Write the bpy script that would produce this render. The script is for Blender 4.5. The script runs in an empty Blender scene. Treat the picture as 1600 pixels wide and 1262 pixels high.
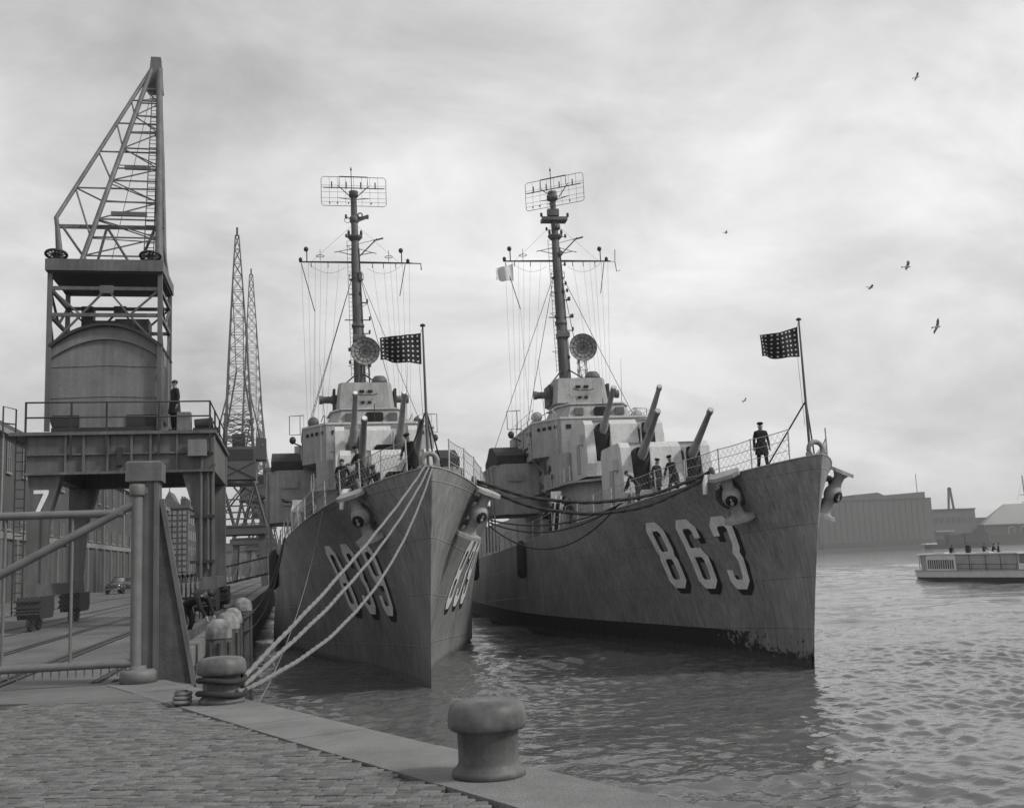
import bpy, math, random
import numpy as np
from mathutils import Vector, Matrix
random.seed(7)
R = math.radians
SC = bpy.context.scene
COL = SC.collection

# ---------------------------------------------------------------- camera
CAM_H, YAW, PITCH, ROLL = 4.07, R(12.0), math.atan(244/1650.), R(2.4)
cam_d = bpy.data.cameras.new('camera'); cam = bpy.data.objects.new('camera', cam_d); COL.objects.link(cam)
fw = Vector((math.sin(YAW)*math.cos(PITCH), math.cos(YAW)*math.cos(PITCH), math.sin(PITCH)))
rt = Vector((math.cos(YAW), -math.sin(YAW), 0)); up = rt.cross(fw)
r2 = rt*math.cos(ROLL) - up*math.sin(ROLL); u2 = rt*math.sin(ROLL) + up*math.cos(ROLL)
cam.matrix_world = Matrix(((r2.x, u2.x, -fw.x, 0), (r2.y, u2.y, -fw.y, 0), (r2.z, u2.z, -fw.z, CAM_H), (0, 0, 0, 1)))
cam_d.sensor_fit = 'HORIZONTAL'; cam_d.sensor_width = 36; cam_d.lens = 1650/1600*36
cam_d.clip_start = .1; cam_d.clip_end = 20000
SC.camera = cam
SC.view_settings.view_transform = 'Standard'; SC.view_settings.look = 'None'
SC.view_settings.exposure = 0.8; SC.view_settings.gamma = 1

# ---------------------------------------------------------------- sky and sun (overcast)
SUN_AZ, SUN_EL = R(118), R(42)          # azimuth clockwise from +Y
W = bpy.data.worlds.new('World'); SC.world = W; W.use_nodes = True
nt = W.node_tree; nt.nodes.clear()
N = lambda t, **k: (lambda n: ([setattr(n, a, b) for a, b in k.items()], n)[1])(nt.nodes.new(t))
L = lambda a, b: nt.links.new(a, b)
sky = N('ShaderNodeTexSky'); sky.sky_type = 'NISHITA'; sky.sun_disc = False
sky.sun_elevation = SUN_EL; sky.sun_rotation = SUN_AZ; sky.dust_density = 4.0
bw = N('ShaderNodeRGBToBW'); L(sky.outputs[0], bw.inputs[0])
tc = N('ShaderNodeTexCoord'); sep = N('ShaderNodeSeparateXYZ'); L(tc.outputs['Generated'], sep.inputs[0])
zz = N('ShaderNodeMath', operation='MAXIMUM'); zz.inputs[1].default_value = .0; L(sep.outputs[2], zz.inputs[0])
za = N('ShaderNodeMath', operation='ADD'); za.inputs[1].default_value = .42; L(zz.outputs[0], za.inputs[0])
dv = N('ShaderNodeVectorMath', operation='DIVIDE'); cb = N('ShaderNodeCombineXYZ')
L(za.outputs[0], cb.inputs[0]); L(za.outputs[0], cb.inputs[1]); cb.inputs[2].default_value = 1
L(tc.outputs['Generated'], dv.inputs[0]); L(cb.outputs[0], dv.inputs[1])
def cloud(scale, detail, rough, off, dist=.3):
    mp = N('ShaderNodeMapping'); mp.inputs['Location'].default_value = off; mp.inputs['Scale'].default_value = (scale*1.15, scale*1.45, 0.0)
    L(dv.outputs[0], mp.inputs[0])
    nz = N('ShaderNodeTexNoise'); nz.inputs['Scale'].default_value = 1; nz.inputs['Detail'].default_value = detail
    nz.inputs['Roughness'].default_value = rough; nz.inputs['Distortion'].default_value = dist
    L(mp.outputs[0], nz.inputs[0]); return nz.outputs[0]
c1 = cloud(.703, 4, .5, (27.748, 36.954, 0)); c2 = cloud(2.7, 9, .6, (35.987, 23.078, 0))
mx = N('ShaderNodeMath', operation='MULTIPLY_ADD'); L(c1, mx.inputs[0]); mx.inputs[1].default_value = .55
m2 = N('ShaderNodeMath', operation='MULTIPLY'); L(c2, m2.inputs[0]); m2.inputs[1].default_value = .45; L(m2.outputs[0], mx.inputs[2])
ramp = N('ShaderNodeMapRange'); L(mx.outputs[0], ramp.inputs[0])
ramp.inputs[1].default_value = .36; ramp.inputs[2].default_value = .62; ramp.inputs[3].default_value = .66; ramp.inputs[4].default_value = 1.34
prof = N('ShaderNodeFloatCurve'); L(zz.outputs[0], prof.inputs[1])      # thinner, brighter cloud belt at 15-25 degrees all round
cv = prof.mapping.curves[0]; PR = ((0,.43),(.10,.42),(.16,.43),(.245,.51),(.33,.58),(.40,.53),(.47,.45),(.65,.40),(1,.40))
cv.points[0].location = PR[0]; cv.points[1].location = PR[-1]
for q in PR[1:-1]: cv.points.new(*q)
prof.mapping.update()
cm_ = N('ShaderNodeMath', operation='MULTIPLY'); L(ramp.outputs[0], cm_.inputs[0]); L(prof.outputs[0], cm_.inputs[1])
mixs = N('ShaderNodeMath', operation='MULTIPLY_ADD'); L(cm_.outputs[0], mixs.inputs[0]); mixs.inputs[1].default_value = 8.0
bwm = N('ShaderNodeMath', operation='MULTIPLY'); L(bw.outputs[0], bwm.inputs[0]); bwm.inputs[1].default_value = .05; L(bwm.outputs[0], mixs.inputs[2])
bg = N('ShaderNodeBackground'); bg.inputs[1].default_value = .10; L(mixs.outputs[0], bg.inputs[0])
L(bg.outputs[0], N('ShaderNodeOutputWorld').inputs[0])
sd = bpy.data.lights.new('sun', 'SUN'); sd.energy = 1.5; sd.angle = R(10); sd.color = (1, .985, .96)
sun = bpy.data.objects.new('sun', sd); COL.objects.link(sun)
sv = Vector((math.sin(SUN_AZ)*math.cos(SUN_EL), math.cos(SUN_AZ)*math.cos(SUN_EL), math.sin(SUN_EL)))
sun.rotation_euler = sv.to_track_quat('Z', 'Y').to_euler(); sun.location = (60, -40, 80)

# ---------------------------------------------------------------- materials (black-and-white photograph: greys only)
MATS = {}
def mat(name, base, rough=.7, var=.25, scale=1.2, bump=.15, bscale=40, streak=0, spec=.4, metal=0, fine=.08, coat=None):
    """grey paint/stone with large uneven patches, fine grain, optional vertical streaks and bump"""
    m = bpy.data.materials.new(name); m.use_nodes = True; t = m.node_tree; nn = t.nodes; ln = t.links.new
    p = nn['Principled BSDF']; p.inputs['Roughness'].default_value = rough; p.inputs['Metallic'].default_value = metal
    p.inputs['Specular IOR Level'].default_value = spec
    g = nn.new('ShaderNodeNewGeometry')
    n1 = nn.new('ShaderNodeTexNoise'); n1.inputs['Scale'].default_value = scale; n1.inputs['Detail'].default_value = 6; n1.inputs['Roughness'].default_value = .65
    n2 = nn.new('ShaderNodeTexNoise'); n2.inputs['Scale'].default_value = bscale; n2.inputs['Detail'].default_value = 3
    ln(g.outputs['Position'], n1.inputs['Vector']); ln(g.outputs['Position'], n2.inputs['Vector'])
    def rng(src, a, lo=.3, hi=.7):
        r = nn.new('ShaderNodeMapRange'); r.inputs[1].default_value = lo; r.inputs[2].default_value = hi
        r.inputs[3].default_value = 1-a; r.inputs[4].default_value = 1+a; ln(src, r.inputs[0]); return r.outputs[0]
    def mul(a, b):
        q = nn.new('ShaderNodeMath'); q.operation = 'MULTIPLY'
        for i, x in enumerate((a, b)):
            if isinstance(x, (int, float)): q.inputs[i].default_value = x
            else: ln(x, q.inputs[i])
        return q.outputs[0]
    val = mul(base, rng(n1.outputs[0], var)); val = mul(val, rng(n2.outputs[0], fine))
    if streak:
        mp = nn.new('ShaderNodeMapping'); mp.inputs['Scale'].default_value = (7, 7, .35); ln(g.outputs['Position'], mp.inputs[0])
        n3 = nn.new('ShaderNodeTexNoise'); n3.inputs['Scale'].default_value = 1; n3.inputs['Detail'].default_value = 5; ln(mp.outputs[0], n3.inputs['Vector'])
        val = mul(val, rng(n3.outputs[0], streak))
    m['val'] = base
    cbn = nn.new('ShaderNodeCombineColor')
    for i in range(3): ln(val, cbn.inputs[i])
    ln(cbn.outputs[0], p.inputs['Base Color'])
    b = nn.new('ShaderNodeBump'); b.inputs['Strength'].default_value = bump; b.inputs['Distance'].default_value = .02
    ln(n2.outputs[0], b.inputs['Height']); ln(b.outputs[0], p.inputs['Normal'])
    MATS[name] = m; return m

mat('superstructure', .29, .6, .2, .9, .1, 12, streak=.16)
mat('mount_paint', .48, .55, .12, .9, .06, 14, streak=.12)
mat('gun_steel', .22, .5, .2, 2, .05, 30)
mat('deck', .09, .85, .25, .8, .2, 20)
mat('anchor_paint', .3, .6, .25, 3, .25, 30)
mat('rail_paint', .42, .6, .2, 2, .05, 30)
mat('rig_dark', .035, .6, .2, 2, 0, 30)
mat('mast_paint', .10, .6, .25, 1.2, .1, 20, streak=.2)
mat('canvas', .035, .95, .35, 3, .4, 18)
mat('white_paint', .72, .55, .12, 2, .05, 30)
mat('number_white', .8, .6, .16, 1.5, .05, 30, streak=.12)
mat('number_black', .018, .6, .2, 2, 0, 30)
mat('black_void', .012, .9, .2, 2, 0, 30)
mat('crane_paint', .105, .55, .28, .7, .12, 16, streak=.22)
mat('crane_house', .165, .55, .18, .9, .12, 9, streak=.14)
mat('crane_dark', .03, .6, .25, 1.5, .1, 20)
mat('crane_far', .08, .7, .2, .4, .1, 5)
mat('concrete', .15, .9, .18, .9, .35, 60, fine=.14)
mat('apron', .115, .92, .35, .5, .35, 50, fine=.16)
mat('coping', .165, .88, .28, 1.1, .5, 60, fine=.2)
mat('sett_a', .12, .85, .25, 5, .5, 90, fine=.2); mat('sett_b', .15, .85, .25, 5, .5, 90, fine=.2); mat('sett_c', .09, .85, .25, 5, .5, 90, fine=.2)
mat('sett_bed', .05, .95, .3, 3, .5, 60)
mat('bollard_iron', .10, .55, .45, 3.0, .14, 30, fine=.06, streak=.3)
mat('gate_paint', .14, .55, .2, 3, .15, 45)
mat('post_steel', .115, .6, .25, 1.6, .2, 40, streak=.25)
mat('rust_steel', .075, .75, .35, 3, .4, 40, streak=.25)
mat('rope_pale', .19, .95, .2, 8, .5, 200)
mat('rope_dark', .035, .95, .25, 8, .5, 150)
mat('rail_steel', .05, .45, .25, 4, .1, 50, metal=0)
mat('pile_wood', .06, .9, .4, 2.5, .5, 25, streak=.4)
mat('pile_white', .19, .85, .6, 4, .4, 40, streak=.3)
mat('brick', .075, .9, .22, .35, .3, 9, fine=.12)
mat('brick_pale', .13, .9, .2, .35, .3, 9)
mat('stone_trim', .22, .85, .18, .6, .1, 20)
mat('window_dark', .02, .15, .2, .5, 0, 20)
mat('door_paint', .075, .7, .25, .5, .1, 9)
mat('roof_slate', .09, .8, .2, .5, .2, 9)
mat('roof_pale', .22, .8, .15, .02, .1, 1)
mat('far_wall', .075, .9, .15, .012, .1, .3)
mat('far_dark', .045, .9, .2, .02, .1, 1)
mat('navy_cloth', .02, .95, .3, 4, .3, 60)
mat('coat_cloth', .014, .95, .3, 6, .3, 60)
mat('dungaree', .03, .95, .3, 6, .3, 60)
mat('white_cloth', .6, .95, .15, 4, .3, 60)
mat('skin', .2, .6, .1, 8, .05, 60)
mat('hair', .02, .6, .2, 20, .3, 90)
mat('car_paint', .03, .15, .15, 2, 0, 30, spec=.6)
mat('chrome', .6, .15, .1, 2, 0, 30, metal=1)
mat('tyre', .02, .9, .2, 8, .2, 30)
mat('boat_paint', .3, .5, .15, .8, .05, 10, streak=.12)
mat('boat_white', .62, .5, .12, .8, .05, 10)
mat('boat_dark', .035, .6, .2, .8, .05, 10)
mat('gull_dark', .10, .8, .3, 6, .1, 40); mat('gull_pale', .55, .8, .15, 6, .1, 40)
mat('dish_mesh', .22, .7, .2, 2, .1, 30)

def hull_mat(name, base, boot, worn):
    m = mat(name, base, .55, .28, .4, .14, 9, streak=.26); t = m.node_tree; nn = t.nodes; ln = t.links.new
    p = nn['Principled BSDF']; src = p.inputs['Base Color'].links[0].from_socket
    tco = nn.new('ShaderNodeTexCoord'); sp = nn.new('ShaderNodeSeparateXYZ'); ln(tco.outputs['Object'], sp.inputs[0])
    # plating: faint welded seams (relief), strakes every 1.55 m, butts every 5.2 m
    def seam(sock, pitch, off, width):
        a = nn.new('ShaderNodeMath'); a.operation = 'ADD'; a.inputs[1].default_value = off; ln(sock, a.inputs[0])
        d = nn.new('ShaderNodeMath'); d.operation = 'PINGPONG'; d.inputs[1].default_value = pitch/2; ln(a.outputs[0], d.inputs[0])
        r = nn.new('ShaderNodeMapRange'); r.inputs[1].default_value = 0; r.inputs[2].default_value = width; r.inputs[3].default_value = 1; r.inputs[4].default_value = 0
        ln(d.outputs[0], r.inputs[0]); return r.outputs[0]
    zt = nn.new('ShaderNodeMath'); zt.operation = 'MULTIPLY_ADD'; zt.inputs[1].default_value = .045; ln(sp.outputs[1], zt.inputs[0]); ln(sp.outputs[2], zt.inputs[2])
    s1 = seam(zt.outputs[0], 1.75, .4, .02); s2 = seam(sp.outputs[1], 5.3, 1.1, .02)
    mxx = nn.new('ShaderNodeMath'); mxx.operation = 'MAXIMUM'; ln(s1, mxx.inputs[0]); ln(s2, mxx.inputs[1])
    # oil-canning between frames
    wv = nn.new('ShaderNodeMath'); wv.operation = 'SINE'; wm = nn.new('ShaderNodeMath'); wm.operation = 'MULTIPLY'; wm.inputs[1].default_value = 9.5
    ln(sp.outputs[1], wm.inputs[0]); ln(wm.outputs[0], wv.inputs[0])
    ws = nn.new('ShaderNodeMath'); ws.operation = 'MULTIPLY_ADD'; ws.inputs[1].default_value = .16; ln(wv.outputs[0], ws.inputs[0]); ln(mxx.outputs[0], ws.inputs[2])
    b0 = [n for n in nn if n.type == 'BUMP'][0]
    b2 = nn.new('ShaderNodeBump'); b2.inputs['Strength'].default_value = .8; b2.inputs['Distance'].default_value = .026
    ln(ws.outputs[0], b2.inputs['Height']); ln(b0.outputs[0], b2.inputs['Normal']); ln(b2.outputs[0], p.inputs['Normal'])
    # boot topping paint below the boot line, scraped near the stem
    nz = nn.new('ShaderNodeTexNoise'); nz.inputs['Scale'].default_value = 3.2; nz.inputs['Detail'].default_value = 8; nz.inputs['Roughness'].default_value = .7
    mp = nn.new('ShaderNodeMapping'); mp.inputs['Scale'].default_value = (1, 1.0, 1.3); ln(tco.outputs['Object'], mp.inputs[0]); ln(mp.outputs[0], nz.inputs['Vector'])
    jz = nn.new('ShaderNodeMath'); jz.operation = 'MULTIPLY_ADD'; jz.inputs[1].default_value = .05; ln(nz.outputs[0], jz.inputs[0]); ln(sp.outputs[2], jz.inputs[2])
    lt = nn.new('ShaderNodeMath'); lt.operation = 'LESS_THAN'; lt.inputs[1].default_value = boot; ln(jz.outputs[0], lt.inputs[0])
    # scraped: noise > threshold, only forward of s~7 and above the water
    fwd = nn.new('ShaderNodeMapRange'); fwd.inputs[1].default_value = 3.0; fwd.inputs[2].default_value = 12.0; fwd.inputs[3].default_value = .13 if worn else -1; fwd.inputs[4].default_value = -.25 if worn else -1
    ln(sp.outputs[1], fwd.inputs[0])
    zup = nn.new('ShaderNodeMapRange'); zup.inputs[1].default_value = .1; zup.inputs[2].default_value = .6; zup.inputs[3].default_value = -.25; zup.inputs[4].default_value = 0; ln(sp.outputs[2], zup.inputs[0])
    a1 = nn.new('ShaderNodeMath'); a1.operation = 'ADD'; ln(nz.outputs[0], a1.inputs[0]); ln(fwd.outputs[0], a1.inputs[1])
    a2 = nn.new('ShaderNodeMath'); a2.operation = 'ADD'; ln(a1.outputs[0], a2.inputs[0]); ln(zup.outputs[0], a2.inputs[1])
    gt = nn.new('ShaderNodeMath'); gt.operation = 'LESS_THAN'; gt.inputs[1].default_value = .54; ln(a2.outputs[0], gt.inputs[0])
    fac = nn.new('ShaderNodeMath'); fac.operation = 'MULTIPLY'; ln(lt.outputs[0], fac.inputs[0]); ln(gt.outputs[0], fac.inputs[1])
    mixc = nn.new('ShaderNodeMix'); mixc.data_type = 'RGBA'; ln(fac.outputs[0], mixc.inputs[0]); ln(src, mixc.inputs[6]); mixc.inputs[7].default_value = (.022, .022, .022, 1)
    # dirty weed line just above the water
    wl = nn.new('ShaderNodeMapRange'); wl.inputs[1].default_value = .12; wl.inputs[2].default_value = .55; wl.inputs[3].default_value = .22; wl.inputs[4].default_value = -.2; ln(sp.outputs[2], wl.inputs[0])
    n4 = nn.new('ShaderNodeTexNoise'); n4.inputs['Scale'].default_value = 4.5; n4.inputs['Detail'].default_value = 7; n4.inputs['Roughness'].default_value = .75
    m4 = nn.new('ShaderNodeMapping'); m4.inputs['Scale'].default_value = (1, 1, .35); ln(tco.outputs['Object'], m4.inputs[0]); ln(m4.outputs[0], n4.inputs['Vector'])
    w2 = nn.new('ShaderNodeMath'); w2.operation = 'ADD'; ln(wl.outputs[0], w2.inputs[0]); ln(n4.outputs[0], w2.inputs[1])
    w3 = nn.new('ShaderNodeMapRange'); w3.inputs[1].default_value = .56; w3.inputs[2].default_value = .66; w3.inputs[3].default_value = 0; w3.inputs[4].default_value = .75; ln(w2.outputs[0], w3.inputs[0])
    mix4 = nn.new('ShaderNodeMix'); mix4.data_type = 'RGBA'; ln(w3.outputs[0], mix4.inputs[0]); ln(mixc.outputs[2], mix4.inputs[6]); mix4.inputs[7].default_value = ((.2,.2,.2,1) if not worn else (.07,.07,.07,1))
    ln(mix4.outputs[2], p.inputs['Base Color'])
    return m
hull_mat('hull_839', .225, .16, False); hull_mat('hull_863', .235, 1.02, True)

def water_mat():
    m = bpy.data.materials.new('water'); m.use_nodes = True; t = m.node_tree; nn = t.nodes; ln = t.links.new
    p = nn['Principled BSDF']; p.inputs['Base Color'].default_value = (.095, .095, .095, 1); p.inputs['Roughness'].default_value = .03; p.inputs['IOR'].default_value = 1.42
    g = nn.new('ShaderNodeNewGeometry')
    def nz(sc, det, stretch):
        mp = nn.new('ShaderNodeMapping'); mp.inputs['Rotation'].default_value = (0, 0, R(-14)); mp.inputs['Scale'].default_value = stretch; ln(g.outputs['Position'], mp.inputs[0])
        n = nn.new('ShaderNodeTexNoise'); n.inputs['Scale'].default_value = sc; n.inputs['Detail'].default_value = det; n.inputs['Roughness'].default_value = .6; n.inputs['Distortion'].default_value = .6
        ln(mp.outputs[0], n.inputs['Vector']); return n.outputs[0]
    b1 = nn.new('ShaderNodeBump'); b1.inputs['Strength'].default_value = 1.0; b1.inputs['Distance'].default_value = .04; ln(nz(2.3, 2.5, (.7, 1.35, 1)), b1.inputs['Height'])
    b2 = nn.new('ShaderNodeBump'); b2.inputs['Strength'].default_value = .6; b2.inputs['Distance'].default_value = .12; ln(nz(.42, 4, (.6, 1.35, 1)), b2.inputs['Height'])
    ln(b1.outputs[0], b2.inputs['Normal']); ln(b2.outputs[0], p.inputs['Normal'])
    MATS['water'] = m
water_mat()

# ---------------------------------------------------------------- mesh helpers
class MB:
    def __init__(s): s.v = []; s.f = []; s.sm = []; s.mi = []
    def add(s, vs, fs, smooth=False, mi=0):
        o = len(s.v); s.v += [tuple(x) for x in vs]; s.f += [tuple(i+o for i in f) for f in fs]; s.sm += [smooth]*len(fs); s.mi += [mi]*len(fs); return s
    def box(s, x0, x1, y0, y1, z0, z1, mi=0):
        return s.add([(x0,y0,z0),(x1,y0,z0),(x1,y1,z0),(x0,y1,z0),(x0,y0,z1),(x1,y0,z1),(x1,y1,z1),(x0,y1,z1)],
                     [(0,3,2,1),(4,5,6,7),(0,1,5,4),(1,2,6,5),(2,3,7,6),(3,0,4,7)], False, mi)
    def cham(s, x0, x1, y0, y1, z0, z1, c=.03, mi=0):
        """box with a chamfered top edge"""
        vs = [(x0,y0,z0),(x1,y0,z0),(x1,y1,z0),(x0,y1,z0),(x0,y0,z1-c),(x1,y0,z1-c),(x1,y1,z1-c),(x0,y1,z1-c),(x0+c,y0+c,z1),(x1-c,y0+c,z1),(x1-c,y1-c,z1),(x0+c,y1-c,z1)]
        fs = [(0,3,2,1),(0,1,5,4),(1,2,6,5),(2,3,7,6),(3,0,4,7),(4,5,9,8),(5,6,10,9),(6,7,11,10),(7,4,8,11),(8,9,10,11)]
        return s.add(vs, fs, False, mi)
    def bar(s, p, q, w, h=None, upv=(0,0,1), mi=0):
        """rectangular bar from p to q"""
        h = h or w; p = Vector(p); q = Vector(q); d = (q-p).normalized(); u = Vector(upv)
        if abs(d.dot(u)) > .97: u = Vector((0,1,0))
        a = d.cross(u).normalized(); b = a.cross(d)
        vs = [e + a*(w/2*i) + b*(h/2*j) for e in (p, q) for i, j in ((-1,-1),(1,-1),(1,1),(-1,1))]
        return s.add(vs, [(0,1,2,3),(4,7,6,5),(0,4,5,1),(1,5,6,2),(2,6,7,3),(3,7,4,0)], False, mi)
    def tube(s, pts, r, n=8, cap=True, mi=0):
        pts = [Vector(p) for p in pts]; k = len(pts); rs = r if isinstance(r, (list, tuple)) else [r]*k
        o = []; a = None
        for i, p in enumerate(pts):
            d = (pts[min(i+1, k-1)] - pts[max(i-1, 0)])
            if d.length < 1e-9: d = Vector((0,0,1))
            d.normalize()
            if a is None:
                u = Vector((0,0,1)) if abs(d.z) < .9 else Vector((0,1,0)); a = d.cross(u).normalized()
            else: a = (a - d*a.dot(d)).normalized()
            b = d.cross(a)
            o += [p + (a*math.cos(t) + b*math.sin(t))*rs[i] for t in [2*math.pi*j/n for j in range(n)]]
        fs = [(i*n+j, i*n+(j+1)%n, (i+1)*n+(j+1)%n, (i+1)*n+j) for i in range(k-1) for j in range(n)]
        s.add(o, fs, True, mi)
        if cap:
            s.add(o[:n], [tuple(range(n-1, -1, -1))], False, mi); s.add(o[-n:], [tuple(range(n))], False, mi)
        return s
    def lathe(s, prof, c=(0,0,0), n=24, mi=0, axis='z', smooth=True):
        vs = []
        for r, z in prof:
            for j in range(n):
                t = 2*math.pi*j/n; x, y = r*math.cos(t), r*math.sin(t)
                if axis == 'z': vs.append((c[0]+x, c[1]+y, c[2]+z))
                elif axis == 'y': vs.append((c[0]+x, c[1]+z, c[2]+y))
                else: vs.append((c[0]+z, c[1]+x, c[2]+y))
        fs = [(i*n+j, i*n+(j+1)%n, (i+1)*n+(j+1)%n, (i+1)*n+j) for i in range(len(prof)-1) for j in range(n)]
        if axis == 'y': fs = [f[::-1] for f in fs]
        s.add(vs, fs, smooth, mi); o = len(s.v)-len(vs)
        if prof[0][0] > 1e-6: s.f.append(tuple(o+j for j in (range(n-1,-1,-1) if axis != 'y' else range(n)))); s.sm.append(False); s.mi.append(mi)
        if prof[-1][0] > 1e-6: s.f.append(tuple(o+(len(prof)-1)*n+j for j in (range(n) if axis != 'y' else range(n-1,-1,-1)))); s.sm.append(False); s.mi.append(mi)
        return s
    def ball(s, c, rx, ry=None, rz=None, n=12, m=8, mi=0):
        ry = ry or rx; rz = rz or rx
        vs = [(c[0]+rx*math.sin(math.pi*i/m)*math.cos(2*math.pi*j/n), c[1]+ry*math.sin(math.pi*i/m)*math.sin(2*math.pi*j/n), c[2]-rz*math.cos(math.pi*i/m)) for i in range(m+1) for j in range(n)]
        return s.add(vs, [(i*n+j, i*n+(j+1)%n, (i+1)*n+(j+1)%n, (i+1)*n+j) for i in range(m) for j in range(n)], True, mi)
    def prism(s, poly, z0, z1, mi=0, top=None):
        """plan polygon (counter-clockwise) extruded in z; top: other polygon for the upper rim"""
        n = len(poly); top = top or poly
        vs = [(x, y, z0) for x, y in poly] + [(x, y, z1) for x, y in top]
        return s.add(vs, [tuple(range(n-1,-1,-1)), tuple(range(n, 2*n))] + [(i, (i+1)%n, n+(i+1)%n, n+i) for i in range(n)], False, mi)
    def prof(s, poly, a0, a1, axis='x', mi=0):
        """closed profile extruded along x (poly in y,z) or y (poly in x,z)"""
        n = len(poly)
        if axis == 'x': vs = [(a0, y, z) for y, z in poly] + [(a1, y, z) for y, z in poly]
        else: vs = [(x, a0, z) for x, z in poly] + [(x, a1, z) for x, z in poly]
        return s.add(vs, [tuple(range(n-1,-1,-1)), tuple(range(n, 2*n))] + [(i, (i+1)%n, n+(i+1)%n, n+i) for i in range(n)], False, mi)
    def ring(s, c, r, rr, axis='y', n=20, m=8, a0=0, a1=2*math.pi, mi=0):
        full = abs(a1-a0-2*math.pi) < 1e-6; pts = []
        for i in range(n+1):
            t = a0+(a1-a0)*i/n; x, y = r*math.cos(t), r*math.sin(t)
            pts.append((c[0]+x, c[1], c[2]+y) if axis == 'y' else ((c[0], c[1]+x, c[2]+y) if axis == 'x' else (c[0]+x, c[1]+y, c[2])))
        return s.tube(pts, rr, m, not full, mi)
    def mesh(s, name, mats):
        me = bpy.data.meshes.new(name); me.from_pydata(s.v, [], s.f)
        for m in ([mats] if isinstance(mats, str) else mats): me.materials.append(MATS[m])
        me.polygons.foreach_set('use_smooth', s.sm); me.polygons.foreach_set('material_index', s.mi)
        me.update(); return me
    def build(s, name, mats, parent=None, loc=None, rot=None):
        return obj(name, s.mesh(name, mats), parent, loc, rot)
def obj(name, me, parent=None, loc=None, rot=None):
    o = bpy.data.objects.new(name, me); COL.objects.link(o)
    if parent: o.parent = parent
    if loc: o.location = loc
    if rot: o.rotation_euler = rot
    return o
def thing(name, label, cat, loc=(0,0,0), rz=0, group=None):
    return tag(obj(name, None, None, loc, (0,0,rz)), label, cat, group)
def tag(o, label, cat, group=None):
    o['label'] = label; o['category'] = cat
    if group: o['group'] = group
    return o
def struct(o): o['kind'] = 'structure'; return o
def stuff(o): o['kind'] = 'stuff'; return o
def lerp(a, b, t): return tuple(x+(y-x)*t for x, y in zip(a, b))
def sag(p, q, d, n=24):
    return [lerp(p, q, i/n)[:2] + (lerp(p, q, i/n)[2] - 4*d*(i/n)*(1-i/n),) for i in range(n+1)]

# ================================================================ SETTING
QZ = 2.45                                   # quay level above the water
# ---- water: one sheet, real waves near the quay, flat far out
def water():
    def axis(a, b, fine, mid, b2, end):
        x = [a]
        while x[-1] < b: x.append(x[-1]+fine)
        st = fine
        while st < mid: st *= 1.012; x.append(x[-1]+st)
        while x[-1] < b2: x.append(x[-1]+mid)
        st = mid
        while x[-1] < end: st *= 1.022; x.append(x[-1]+st)
        return np.array(x)
    xs = axis(-4., 24., .088, .42, 96., 520.); ys = axis(3., 34., .088, .42, 135., 700.)
    X, Y = np.meshgrid(xs, ys, indexing='ij')
    dx = np.gradient(xs)[:, None]; dy = np.gradient(ys)[None, :]; sp = np.maximum(dx, dy)
    rng = np.random.default_rng(5); Z = np.zeros_like(X)
    for i in range(116):
        if i < 84: lam = math.exp(rng.uniform(math.log(.27), math.log(1.4))); a = .0074*lam*min(1, (.6/lam)**.5); th = R(-98) + rng.normal()*.8
        else: lam = math.exp(rng.uniform(math.log(2.4), math.log(7))); a = .0026*lam; th = R(-105) + rng.normal()*.6
        if i >= 108: lam = rng.uniform(6, 14); a = .0032*lam
        k = 2*math.pi/lam; ph = rng.uniform(0, 6.28)
        damp = np.clip((lam/sp-2.2)/2.5, 0, 1)
        c = np.sin(k*(X*math.cos(th)+Y*math.sin(th)) + ph + .9*np.sin(.23*k*(X*math.sin(th)-Y*math.cos(th))+ph*2))
        Z += a*damp*(c + .5*c*c - .25)
    # patchy wind: groups of rougher and calmer water
    patch = .75+.45*np.sin(X*.21+1.3*np.sin(Y*.13))*np.sin(Y*.17+.9*np.sin(X*.11+2))
    Z *= patch
    edge = np.minimum(np.minimum((xs[-1]-X)/30, (ys[-1]-Y)/30), np.minimum((X-xs[0])/1.0, (Y-ys[0])/1.0)); Z *= np.clip(edge, 0, 1)
    Z -= .03; Z = np.where(edge <= 0, 0, Z)
    n, m = X.shape; idx = np.arange(n*m).reshape(n, m)
    V = np.stack([X, Y, Z], -1).reshape(-1, 3)
    Fq = np.stack([idx[:-1, :-1], idx[1:, :-1], idx[1:, 1:], idx[:-1, 1:]], -1).reshape(-1, 4)
    x0, x1, y0, y1 = xs[0], xs[-1], ys[0], ys[-1]; B = 6000.
    ex = [(-B,-B,0),(B,-B,0),(B,y0,0),(-B,y0,0), (x1,y0,0),(B,y1,0),(x1,y1,0), (B,B,0),(-B,B,0),(-B,y1,0), (x0,y0,0),(x0,y1,0)]
    o = len(V); V = np.vstack([V, np.array(ex)])
    F = [tuple(f) for f in Fq] + [tuple(o+i for i in f) for f in ((0,1,2,3),(4,2,5,6),(9,5,7,8),(3,10,11,9))]
    me = bpy.data.meshes.new('water'); me.from_pydata(V.tolist(), [], F)
    me.materials.append(MATS['water']); me.polygons.foreach_set('use_smooth', [True]*len(F)); me.update()
    struct(obj('water', me))
water()

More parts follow.
